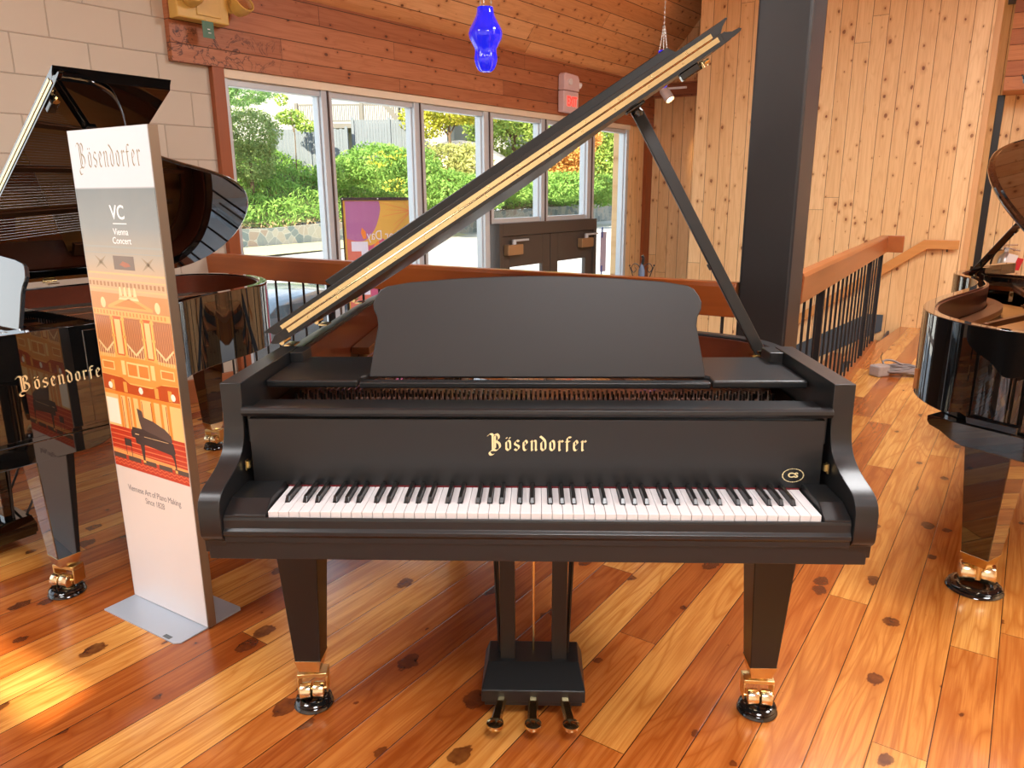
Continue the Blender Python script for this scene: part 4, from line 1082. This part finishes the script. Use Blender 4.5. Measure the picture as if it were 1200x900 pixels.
def leaves(m, pts, size, asp=.5, dirn=None, jit=1.0):
    for p in pts:
        a = Vector((random.gauss(0, 1), random.gauss(0, 1), random.gauss(0, 1)))
        if dirn: a = a * jit + Vector(dirn)
        a.normalize(); b = a.cross(Vector((random.gauss(0, 1), random.gauss(0, 1), random.gauss(0, 1)))).normalized()
        s = size * random.uniform(.6, 1.3); a = a * s; b = b * (s * asp); p = Vector(p)
        m.add([p - a * .5, p + b * .5, p + a * .5, p - b * .5], [(0, 1, 2, 3)])
juni = leafmat('juniper_leaf', [(0.2, srgb(94, 132, 66)), (.5, srgb(128, 168, 86)), (.75, srgb(156, 190, 106)), (.98, srgb(192, 206, 120))])
pine = leafmat('pine_leaf', [(0.2, srgb(90, 130, 86)), (.55, srgb(128, 170, 106)), (.9, srgb(182, 206, 120))])
bushm = leafmat('clipped_leaf', [(0.2, srgb(102, 122, 80)), (.6, srgb(140, 162, 104)), (.95, srgb(184, 200, 134))])
yellowl = leafmat('yellow_leaf', [(0.2, srgb(110, 130, 50)), (.5, srgb(178, 182, 70)), (.8, srgb(226, 206, 90)), (1, srgb(236, 180, 80))])
greenl = leafmat('green_leaf', [(0.2, srgb(104, 134, 70)), (.5, srgb(146, 174, 88)), (.85, srgb(194, 208, 116))])
maplel = leafmat('maple_leaf', [(0.2, srgb(150, 120, 60)), (.5, srgb(216, 160, 92)), (.85, srgb(240, 196, 130))])
bark = simple('bark', srgb(96, 78, 62), .9, var=.2)
dirt = simple('slope_earth', srgb(84, 96, 52), .9, var=.25)
OWd = Vector((.53, .848)); OWn = Vector((-.848, .53)); O0 = Vector((-12.2, 28.6))
def ow(a, b): q = O0 + OWd * a + OWn * b; return q
def wt(a): return .04 + .60 * max(-.3, min(1.3, a / 31.0))
def bank(a, b):
    h = 3.3 + .35 * sin(a * .35) + .25 * sin(a * .9 + 1); 
    return wt(a) + h * min(1, b / 7.0) ** .8 - .1 + .22 * sin(a * 1.7 + b) * sin(b * 1.3 + a * .4)
# ground: lot, road, verge
m = MB(); m.add([(-60, 2, -1.16), (60, 2, -1.16), (60, 14, -1.15), (-60, 14, -1.15), (60, 70, -.30), (-60, 70, -.95)], [(0, 1, 2, 3), (3, 2, 4, 5)])
m.add([(-60, -12, -1.16), (60, -12, -1.16), (60, 2, -1.16), (-60, 2, -1.16)], [(0, 1, 2, 3)])
struct(m.build('ground', simple('pale_asphalt', srgb(178, 176, 174), .9, var=.06)))
m = MB(); q = [ow(-16, -2.6), ow(14, -1.6), ow(14, -.2), ow(-16, -.2)]; m.add([(p.x, p.y, z) for p, z in zip(q, (-.93, -.80, -.60, -.70))], [(0, 1, 2, 3)])
struct(m.build('verge', simple('dry_grass', srgb(176, 172, 136), .9, var=.2)))
# stone wall
def stonem():
    t = NT('fieldstone'); v = t.n('ShaderNodeTexVoronoi', voronoi_dimensions='3D', feature='DISTANCE_TO_EDGE'); t.l(t.obj(), v.inputs['Vector']); v.inputs['Scale'].default_value = 2.5
    w = t.n('ShaderNodeTexVoronoi', voronoi_dimensions='3D'); t.l(t.obj(), w.inputs['Vector']); w.inputs['Scale'].default_value = 2.5
    c = t.ramp(t.sep(w.outputs['Color'])[0], [(0, srgb(92, 106, 108)), (.4, srgb(128, 132, 128)), (.75, srgb(152, 148, 136)), (1, srgb(134, 118, 106))])
    e = t.math('MULTIPLY', t.math('LESS_THAN', v.outputs['Distance'], .03), .6); t.bsdf(base=t.mix(e, c, srgb(168, 166, 158)), rough=.8); return t.m
m = MB(); n = 40; vs = []
for i in range(n + 1):
    a = -16 + i * 66 / n; f = ow(a, 0); b_ = ow(a, .5); z1 = wt(a) + .03 * sin(i * 2.1)
    vs += [(f.x, f.y, -1.1), (f.x, f.y, z1), (b_.x, b_.y, z1), (b_.x, b_.y, -1.1)]
fs = []
for i in range(n):
    for k in range(4): fs.append((4 * i + k, 4 * i + 4 + k, 4 * i + 4 + (k + 1) % 4, 4 * i + (k + 1) % 4))
fs += [(0, 1, 2, 3), (4 * n + 3, 4 * n + 2, 4 * n + 1, 4 * n)]
m.add(vs, fs); o = m.build('stone_wall', stonem()); tag(o, 'low fieldstone retaining wall along the far side of the road', 'stone wall')
# earth bank
m = MB(); na, nb = 60, 12; vs = []
for i in range(na + 1):
    for j in range(nb + 1):
        a = -16 + i * 66 / na; b_ = .4 + j * 24 / nb; p = ow(a, b_); vs.append((p.x, p.y, bank(a, min(b_, 7)) - .25))
m.add(vs, [(i * (nb + 1) + j, (i + 1) * (nb + 1) + j, (i + 1) * (nb + 1) + j + 1, i * (nb + 1) + j + 1) for i in range(na) for j in range(nb)], True)
struct(m.build('hillside', dirt))
m = MB(); pts = []
for _ in range(60000):
    a = -9 + 46 * random.random() ** 1.25; b_ = .3 + 7.2 * random.random(); p = ow(a, b_); pts.append((p.x, p.y, bank(a, b_) + random.random() ** 2 * .35 - .05))
leaves(m, pts, .26, .26, (0.3, -.6, .5), .6)
o = m.build('juniper_bank', juni); tag(o, 'bank of green juniper ground cover above the stone wall', 'juniper', kind='stuff')
m = MB(); pts = []
for _ in range(2500):
    a = -10 + 46 * random.random(); p = ow(a, .25 + .5 * random.random()); pts.append((p.x, p.y, wt(a) + .25 * random.random() ** 2))
leaves(m, pts, .22, .3)
o = m.build('dry_brush', simple('dry_twigs', srgb(150, 128, 100), .9, var=.2)); tag(o, 'brown dry brush along the top of the stone wall', 'brush', kind='stuff')

def blob_tree(name, label, cat, x, y, z0, clumps, mat, n, size, trunk=None, asp=.6, group=None):
    t = thing(name, label, cat, (x, y, z0), 0, group)
    m = MB(); pts = []
    tot = sum(r[3] * r[4] * r[5] for r in clumps)
    for (cx, cy, cz, rx, ry, rz) in clumps:
        for _ in range(int(n * rx * ry * rz / tot)):
            v = Vector((random.gauss(0, 1), random.gauss(0, 1), random.gauss(0, 1))).normalized() * random.uniform(.72, 1.04)
            k = 1 + .13 * sin(5 * v.x + cx) * cos(4 * v.z + 6 * v.y)
            pts.append((cx + v.x * rx * k, cy + v.y * ry * k, cz + v.z * rz * k))
    leaves(m, pts, size, asp); m.build('foliage', mat, t)
    if trunk:
        m = MB(); r, h = trunk; m.tube([(0, 0, -.3), (.05, 0, h * .5), (0, .05, h)], [r, r * .8, r * .5], 8)
        for k in range(4):
            c = clumps[k % len(clumps)]; m.tube([(0, 0, h * .6), (c[0] * .5, c[1] * .5, (h + c[2]) * .5), (c[0], c[1], c[2])], [r * .5, r * .35, r * .15], 6)
        m.build('trunk', bark, t)
    return t
blob_tree('pine_tree', 'soft green pine tree at the left of the first window', 'tree', -12.9, 30.0, 0.6,
          [(.9, 0, 4.9, 1.4, 1.1, .60), (-.1, 0, 5.3, 1.3, 1.1, .7), (-.4, 0, 4.2, .9, .9, .7), (-.7, 0, 3.0, .7, .8, .8), (-.5, 0, 2.0, .8, .8, .7)], pine, 12000, .24, (.12, 4), .16)
blob_tree('round_shrub', 'rounded clipped shrub above the juniper bank in the first window', 'shrub', -12.9, 33.0, 1.6, [(.1, 0, 2.5, 1.30, 1.2, 1.05), (.1, 0, 1.3, 1.1, 1.0, .9)], bushm, 12000, .11, (.1, 1.8))
blob_tree('yellow_shrub', 'yellow green young tree beside the round shrub in the first window', 'shrub', -11.9, 36.5, 2.6, [(-.1, 0, 2.5, .7, .6, .35), (.6, 0, 2.1, .5, .5, .3), (-.5, 0, 3.3, .3, .4, .3), (-.3, 0, 3.9, .2, .2, .35)], greenl, 900, .18, (.03, 3.0))
blob_tree('juniper_bush', 'large green juniper bush with yellow blooms in front of the fence', 'shrub', -7.7, 36.0, 1.4, [(0, 0, 1.4, 1.9, 1.4, 1.0), (-2.0, 0, 1.0, 1.2, 1.1, .7), (1.7, .4, 1.0, 1.4, 1.2, 1.2)], juni, 16000, .20, None, .35)
blob_tree('yellow_shrub', 'sprigs of yellow leaves on the juniper bush in the second window', 'shrub', -7.2, 34.2, 1.6, [(0, 0, 1.4, .8, .3, .35), (.9, 0, 1.6, .4, .3, .25), (.6, -.2, .2, .6, .3, .35)], yellowl, 120, .16)
blob_tree('deciduous_tree', 'yellow green tree with orange tips in the third window', 'tree', -4.6, 39.5, 2.4, [(0, 0, 3.4, 1.8, 1.6, .9), (-1.3, 0, 2.7, 1.3, 1.2, .9), (1.5, 0, 3.4, 1.3, 1.2, .9), (.2, 0, 4.8, 2.2, 1.6, .9)], yellowl, 8000, .20, (.10, 3.2))
blob_tree('flowering_shrub', 'loose yellowish shrub below the pale rocks in the third window', 'shrub', -4.9, 37.6, 1.2, [(0, 0, 1.5, 2.0, 1.2, 1.2), (1.6, 0, 1.6, 1.2, 1.1, 1.1)], leafmat('pale_leaf', [(.2, srgb(120, 136, 78)), (.6, srgb(188, 188, 120)), (.95, srgb(230, 222, 160))]), 8000, .16)
blob_tree('juniper_bush', 'bright green juniper bush low in the third window', 'shrub', -4.6, 36.2, .7, [(0, 0, .9, 1.8, 1.2, 1.0), (1.8, 0, .8, 1.4, 1.2, .9)], juni, 10000, .20, None, .35)
blob_tree('deciduous_tree', 'green leafy tree filling the top of the fourth window', 'tree', -1.4, 45.5, 1.8, [(0, 0, 4.6, 2.4, 2, 1.6), (-1.6, 0, 3.6, 1.5, 1.4, 1.1), (1.9, 0, 3.8, 1.7, 1.6, 1.3), (.2, 0, 6.6, 2.2, 2, 1.2), (.1, -.4, 2.7, 2.6, 1.6, 1.4), (2.6, -.3, 2.2, 1.8, 1.4, 1.2)], greenl, 16000, .21, (.18, 4.5))
blob_tree('juniper_bush', 'broad green juniper under the trees in the fourth window', 'shrub', -.9, 42.0, .9, [(0, 0, 1.0, 2.4, 1.6, .9), (2.5, 0, .9, 2.0, 1.4, .8), (-2.2, .5, 1.0, 1.6, 1.4, .9)], juni, 12000, .22, None, .35)
blob_tree('maple_tree', 'pale orange maple in the window above the entry doors', 'tree', 1.7, 43.5, 1.4, [(0, 0, 2.4, 1.6, 1.4, .8), (-.8, 0, 1.7, 1.3, 1.1, .7), (.9, 0, 3.1, 1.2, 1.2, .7), (.5, 0, 1.2, 1.0, 1, .5)], maplel, 8000, .20, (.12, 2.5))
blob_tree('deciduous_tree', 'tall green tree in the window right above the entry doors', 'tree', 3.6, 52.0, .8, [(0, 0, 5.0, 2.4, 2, 2.0), (1.6, 0, 3.6, 2.0, 1.6, 1.6), (-1.0, 0, 7.4, 2.2, 2, 1.6), (2.6, 0, 6.6, 2.0, 2, 1.8), (.4, -.4, 2.6, 2.8, 1.6, 1.6), (-2.2, 0, 4.6, 2.0, 1.6, 1.8), (-3.0, 0, 7.4, 2.2, 1.6, 1.6)], greenl, 24000, .24, (.2, 5.5))
blob_tree('juniper_bush', 'dark green shrubs at the foot of the tall tree right of the maple', 'shrub', 4.6, 49.0, .6, [(0, 0, 1.0, 2.2, 1.6, 1.0), (2.4, 0, 1.0, 1.8, 1.4, 1.0), (-2.2, 0, .9, 1.8, 1.4, .9)], juni, 9000, .24, None, .35)
blob_tree('deciduous_tree', 'distant pale green tree at the right end of the windows', 'tree', 8.5, 60.0, .5, [(0, 0, 5.5, 3.4, 2.4, 3.0), (3.2, 0, 4.6, 2.8, 2.2, 2.6), (-2, 0, 3, 2, 2, 2)], greenl, 12000, .30, (.25, 5))
# rock slope between the third window's trees
m = MB(); m.lathe([(3.2, 0), (2.9, .8), (2.0, 1.5), (.9, 1.9), (.01, 2.0)][::1], 24, fn=lambda a, z: 1 + .1 * sin(3 * a + z * 3) + .06 * sin(7 * a))
o = m.build('rock_slope', simple('pale_rock', srgb(206, 190, 176), .9, var=.12)); o.location = (-4.4, 43.0, 2.4); tag(o, 'pale bare rock slope behind the shrubs in the third window', 'rock')

# grey weathered fence
fgm = wood('weathered_boards', srgb(92, 102, 114), srgb(122, 130, 140), 2, .5, .8)
def fence(A, Bp, z0, h, label, step=None):
    d = Vector((Bp[0] - A[0], Bp[1] - A[1])); L = d.length; t = thing('board_fence', label, 'fence', (A[0], A[1], z0), atan2(d.y, d.x), 'grey board fences')
    m = MB(); n = int(L / .15)
    for i in range(n): m.box(i * .15, i * .15 + .14, -.02, .005, .05, h + .02 * sin(i * 3.1))
    m.box(0, L, .005, .05, .25, .34); m.box(0, L, .005, .05, h - .3, h - .2); m.build('board_panel', fgm, t)
    for i in range(int(L / 1.9) + 1):
        m = MB(); m.box(i * 1.9 - .07, i * 1.9 + .07, -.09, -.02, -.3, h + .12); m.build('post', fgm, t)
fence((-13.6, 38.3), (-9.7, 38.6), 2.5, 2.2, 'lower grey weathered board fence behind the juniper bank in the first window')
fence((-9.6, 39.2), (-5.9, 39.4), 3.1, 2.1, 'upper grey weathered board fence below the stairs in the second window')

# white house with deck and outside stairs
hs = thing('house', 'white two storey house with a grey deck and outside stairs beyond the fence', 'house', (-11.0, 45.5, 2.0))
hw = simple('white_siding', srgb(166, 166, 164), .8, var=.02)
m = MB(); m.box(-7.5, 5.6, 0, 9, 0, 8.2); m.build('wall', hw, hs)
m = MB(); m.prism([(-8.2, 8.2), (6.2, 8.2), (-1, 11.5)], -.6, 9.5, axis=1); m.build('roof', simple('roof_shingle', srgb(130, 130, 134), .9), hs)
dk = simple('deck_grey', srgb(104, 102, 100), .8, var=.08)
m = MB(); m.box(-2.6, 3.4, -3.2, 0, 3.05, 3.3); m.build('deck', dk, hs)
for x in (-2.5, -.9, 1.2, 3.3):
    m = MB(); m.box(x - .09, x + .09, -3.2, -3.02, -1.5, 4.4); m.build('deck_post', dk, hs)
m = MB(); m.box(-2.5, 3.3, -3.15, -3.07, 4.25, 4.35); m.box(-2.5, 3.3, -3.15, -3.07, 3.40, 3.48)
for i in range(48): m.box(-2.5 + i * .122, -2.5 + i * .122 + .05, -3.14, -3.10, 3.4, 4.3)
m.build('deck_railing', dk, hs)
m = MB(); m.prism([(2.2, 4.6), (2.5, 4.6), (5.0, 1.6), (4.6, 1.6)], -3.9, -3.8, axis=1); m.prism([(2.2, 5.5), (2.35, 5.6), (5.0, 2.6), (4.9, 2.5)], -3.9, -3.82, axis=1)
for i in range(10): m.box(2.3 + i * .26, 2.36 + i * .26, -3.89, -3.84, 4.5 - i * .30, 5.5 - i * .31)
m.build('outside_stairs', dk, hs)
m = MB(); m.box(3.6, 4.9, -.05, 0, 3.9, 5.0); w = m.build('window', hw, hs); m = MB(); m.box(3.68, 4.82, -.07, -.05, 3.98, 4.92); m.build('pane', simple('window_teal', srgb(120, 160, 162), .2), w)
m = MB(); m.box(-1.8, .4, -.05, 0, 3.4, 5.4); w = m.build('window', hw, hs); m = MB(); m.box(-1.7, .3, -.07, -.05, 3.5, 5.3); m.build('pane', simple('window_grey', srgb(150, 160, 164), .2), w)
h2 = thing('house', 'pale garage with grey roof right of the white house', 'house', (-3.6, 50, 2.4))
m = MB(); m.box(-2.4, 3.2, 0, 6, 0, 4.2); m.build('wall', hw, h2)
m = MB(); m.prism([(-.4, 4.2), (6.4, 4.2), (6.4, 4.4), (3, 5.9), (-.4, 4.4)], -2.8, 3.6, axis=0); m.build('roof', simple('roof_slate', srgb(110, 122, 136), .9), h2)

# banner on a stand just outside the glass, seen from behind so its writing is mirrored
po = thing('sale_banner', 'purple and orange banner on a stand outside the second window, lettering mirrored', 'banner', (-1.79, 5.52, -1.15), 0.04)
sf = simple('banner_orange', srgb(226, 168, 72), .7)
Hb = 2.53
m = MB(); m.box(0, .67, 0, .004, .25, Hb); fab = m.build('fabric', sf, po)
BPICT = []
def pf_(polys, col, nm, lay):
    BPICT.append((polys, simple('banner_' + nm + str(lay), col, .7), -.0003 * lay))
cv = smooth_path([(.335, Hb - .02), (.345, Hb - .09), (.325, Hb - .18), (.29, Hb - .27), (.245, Hb - .33), (.19, Hb - .38), (.10, Hb - .385), (.02, Hb - .36)], 4)
pf_([[(.02, Hb - .02)] + [(p[0], p[1]) for p in cv]], srgb(176, 104, 150), 'purple_field', 1)
pf_([[(.02, Hb - .36), (.10, Hb - .385), (.16, Hb - .385), (.22, Hb - .42), (.40, Hb - .47), (.40, .25), (.02, .25)]], srgb(214, 110, 92), 'coral_field', 1)
pf_([[(.22, Hb - .44), (.30, Hb - .40), (.36, Hb - .36), (.42, Hb - .44), (.52, Hb - .50), (.52, .25), (.22, .25)]], srgb(196, 84, 120), 'pink_field', 2)
vein = []
c = (.63, Hb - .11)
for ex_, ez in ((.33, Hb - .03), (.40, Hb - .10), (.36, Hb - .16), (.46, Hb - .24), (.42, Hb - .34), (.56, Hb - .03), (.62, Hb - .30)):
    d = Vector((ex_ - c[0], ez - c[1])).normalized(); q = Vector((-d.y, d.x)) * .004; vein.append([(c[0] + q.x, c[1] + q.y), (ex_ + q.x * .3, ez + q.y * .3), (ex_ - q.x * .3, ez - q.y * .3), (c[0] - q.x, c[1] - q.y)])
pf_(vein, srgb(232, 130, 70), 'leaf_veins', 2)
pf_([[(.165, Hb - .26), (.20, Hb - .30), (.205, Hb - .36), (.175, Hb - .37), (.155, Hb - .31)], [(.26, Hb - .44), (.31, Hb - .38), (.33, Hb - .42)]], srgb(240, 130, 50), 'small_leaf', 3)
E1 = Hb - .39
pf_([[(.06, E1), (.215, E1), (.215, E1 - .50), (.06, E1 - .50), (.06, E1 - .41), (.15, E1 - .41), (.15, E1 - .29), (.08, E1 - .29), (.08, E1 - .21), (.15, E1 - .21), (.15, E1 - .09), (.06, E1 - .09)]], srgb(226, 214, 226), 'mirrored_letter', 4)
multi('printed_artwork', BPICT, fab)
white_b = simple('banner_white', srgb(232, 222, 232), .7)
Mb = Matrix.Translation((.40, -.0016, Hb - .335)) @ Matrix.Rotation(pi / 2, 4, 'X') @ Matrix.Scale(-1, 4, (1, 0, 0))
text_mesh('Labor Day', .125, white_b, 'lettering', fab, Mb, .0003, sx=.72, bold=-.001)
text_mesh('SAL', .52, white_b, 'lettering', fab, Matrix.Translation((.45, -.0018, E1 - .25)) @ Matrix.Rotation(pi / 2, 4, 'X') @ Matrix.Scale(-1, 4, (1, 0, 0)), .0003, sx=.38, bold=.006)
m = MB(); m.box(-.012, .0, -.012, .012, .02, Hb + .0); m.box(.67, .682, -.012, .012, .02, Hb); m.box(-.012, .682, -.014, .014, Hb - .014, Hb + .012); m.box(-.2, .87, -.02, .02, 0, .03); m.box(.30, .37, -.3, .3, 0, .03)
m.build('stand_frame', simple('banner_frame', srgb(48, 30, 36), .5), po)
m = MB()
for x in (.003, .33, .66): m.lathe([(.006, -.003), (.006, .003)], 10, M=Matrix.Translation((x, -.018, Hb)) @ Matrix.Rotation(pi / 2, 4, 'X'))
m.build('clip', whitep, po)

# parked car outside
car = thing('car', 'grey car parked outside the window, seen between the railing balusters', 'car', (-3.35, 7.55, -1.15), atan2(.815, .579))
prof = [(-2.15, .45), (-2.2, .70), (-2.05, .86), (-1.5, .93), (-.95, 1.0), (-.35, 1.38), (.35, 1.46), (1.05, 1.40), (1.65, 1.08), (2.1, 1.0), (2.2, .75), (2.15, .42), (1.75, .30), (-1.75, .30)]
sp = [Vector(p) for p in prof]
m = MB(); vs = []; ys = [(-.90, .0), (-.88, .35), (-.5, 1.0), (.5, 1.0), (.88, .35), (.90, .0)]
secs = [(-.84, .92), (-.78, .985), (-.5, 1.0), (.5, 1.0), (.78, .985), (.84, .92)]
for y, k in secs:
    for p in sp:
        z = p.y; tuck = 1.0 if z < 1.0 else (1 - (z - 1.0) * .45); vs.append((p.x * (k * .5 + .5), y * tuck, z if z < .9 else .9 + (z - .9) * (k * 2 - 1)))
n = len(sp); fs = []
for a in range(len(secs) - 1):
    for i in range(n): j = (i + 1) % n; fs.append((a * n + i, a * n + j, (a + 1) * n + j, (a + 1) * n + i))
fs += [tuple(range(n)), tuple(range((len(secs) - 1) * n, len(secs) * n))[::-1]]
m.add(vs, fs, True); m.build('body', simple('car_silver', srgb(120, 130, 138), .25, .4, coat=.6), car)
m = MB()
for s in (-1, 1): m.add([(-.80, s * .80, 1.02), (-.32, s * .70, 1.33), (.95, s * .70, 1.34), (1.45, s * .80, 1.05)], [(0, 1, 2, 3)])
m.add([(-.97, -.66, 1.01), (-.97, .66, 1.01), (-.38, .58, 1.385), (-.38, -.58, 1.385)], [(0, 1, 2, 3)]); m.add([(1.66, -.66, 1.10), (1.66, .66, 1.10), (1.10, .58, 1.405), (1.10, -.58, 1.405)], [(0, 1, 2, 3)])
m.build('window', simple('car_glass', srgb(70, 84, 92), .08, coat=.5), car)
for x in (-1.38, 1.38):
    for s in (-1, 1):
        Wm = Matrix.Translation((x, s * .80, .33)) @ Matrix.Rotation(pi / 2, 4, 'X')
        m = MB(); m.lathe([(.16, -.10), (.31, -.10), (.33, -.06), (.33, .06), (.31, .10), (.16, .10)], 28, M=Wm); w = m.build('wheel', blackrub, car)
        m = MB(); m.lathe([(.001, -.09), (.2, -.09), (.2, .09), (.001, .09)], 20, M=Wm); m.build('hubcap', chrome, w)

reflector = MB(); reflector.box(-1.5, 1.5, -1.05, 1.05, .0, .012)  # unseen grey sheet added so the black piano reflects neutral grey
o = reflector.build('reflector', simple('grey_reflector', srgb(196, 198, 200), .95, var=.08), bevel=.004); o.location = (.3, -2.75, 0); o.rotation_euler = (0, 0, -.5236 * 0)
tag(o, 'added light grey rug on the floor behind the viewer, facing the centre piano', 'reflector')

# ------------------------------------------------------------------ unseen fill lamps added to brighten the room, and daylight
lampglass = NT('fill_diffuser'); lampglass.bsdf(base=(1, 1, 1, 1), emit=(1, .93, .84, 1), emits=3.0)
def fill_lamp(x, y, z, e, label, size=1.1):
    t = thing('fill_lamp', label, 'fill lamp', (x, y, z), .5236 * -1, 'added fill lamps out of view')
    m = MB(); m.box(-size / 2 - .03, size / 2 + .03, -size / 2 - .03, size / 2 + .03, .02, .07); m.build('housing', whitep, t, bevel=.01)
    m = MB(); m.box(-size / 2, size / 2, -size / 2, size / 2, .005, .019); m.build('diffuser', lampglass.m, t)
    m = MB()
    for a in (-.4, .4): m.tube([(a, 0, .07), (a, 0, 5.98 - z)], .006, 6)
    m.build('suspension', steel, t)
    l = bpy.data.lights.new('fill_lamp_light', 'AREA'); l.shape = 'SQUARE'; l.size = size; l.energy = e; l.color = (.97, .98, 1.0)
    o = bpy.data.objects.new('fill_lamp_light', l); COL.objects.link(o); o.location = (x, y, z - .002); o.rotation_euler = (0, 0, -.5236)
LB = 'added square white fill lamp hanging out of view over the room'
for x, y, z, e in ((-2.6, -.7, 3.6, 70), (0.6, -2.3, 3.6, 110), (3.4, 0.2, 3.6, 110), (5.0, 2.0, 3.9, 90), (2.2, 2.6, 3.7, 100)): fill_lamp(x, y, z, e, LB)

w = bpy.data.worlds.new('World'); S.world = w; w.use_nodes = True; nt = w.node_tree
bg = nt.nodes['Background']; tc = nt.nodes.new('ShaderNodeTexCoord'); sp_ = nt.nodes.new('ShaderNodeSeparateXYZ'); nt.links.new(tc.outputs['Generated'], sp_.inputs[0])
rp = nt.nodes.new('ShaderNodeValToRGB'); nt.links.new(sp_.outputs[2], rp.inputs[0])
e = rp.color_ramp.elements; e[0].position = 0.0; e[0].color = (1.0, 1.0, 1.0, 1); e[1].position = .7; e[1].color = (.62, .78, 1.0, 1)
nt.links.new(rp.outputs[0], bg.inputs[0]); bg.inputs[1].default_value = 1.8
sun = bpy.data.lights.new('sun', 'SUN'); sun.energy = 13.0; sun.angle = radians(.6); sun.color = (1, .86, .62)
so = bpy.data.objects.new('sun', sun); COL.objects.link(so)
sd = Vector((-.33 * cos(radians(30)) / .9962, -.94 * cos(radians(30)) / .9962, sin(radians(30))))
so.rotation_euler = sd.to_track_quat('Z', 'Y').to_euler()

# ------------------------------------------------------------------ camera
pt, yw, rl = .25114, -.03289, -.00591
Fv = Vector((sin(yw) * cos(pt), cos(yw) * cos(pt), -sin(pt))); Rv = Vector((cos(yw), -sin(yw), 0)); Uv = Rv.cross(Fv)
R2 = Rv * cos(rl) + Uv * sin(rl); U2 = -Rv * sin(rl) + Uv * cos(rl)
cam = bpy.data.cameras.new('camera'); cam.sensor_width = 36; cam.lens = 869.7 / 1200 * 36; cam.clip_start = .05; cam.clip_end = 300
co = bpy.data.objects.new('camera', cam); COL.objects.link(co)
co.matrix_world = Matrix(((R2.x, U2.x, -Fv.x, .00473), (R2.y, U2.y, -Fv.y, -1.5161), (R2.z, U2.z, -Fv.z, 1.41886), (0, 0, 0, 1)))
S.camera = co
S.view_settings.view_transform = 'Standard'; S.view_settings.look = 'None'; S.view_settings.gamma = 1; S.view_settings.use_curve_mapping = False
S.view_settings.exposure = 0.38
S.cycles.use_denoising = True
S.cycles.max_bounces = 10; S.cycles.diffuse_bounces = 5; S.cycles.glossy_bounces = 5; S.cycles.transparent_max_bounces = 16; S.cycles.transmission_bounces = 8
S.cycles.sample_clamp_indirect = 8
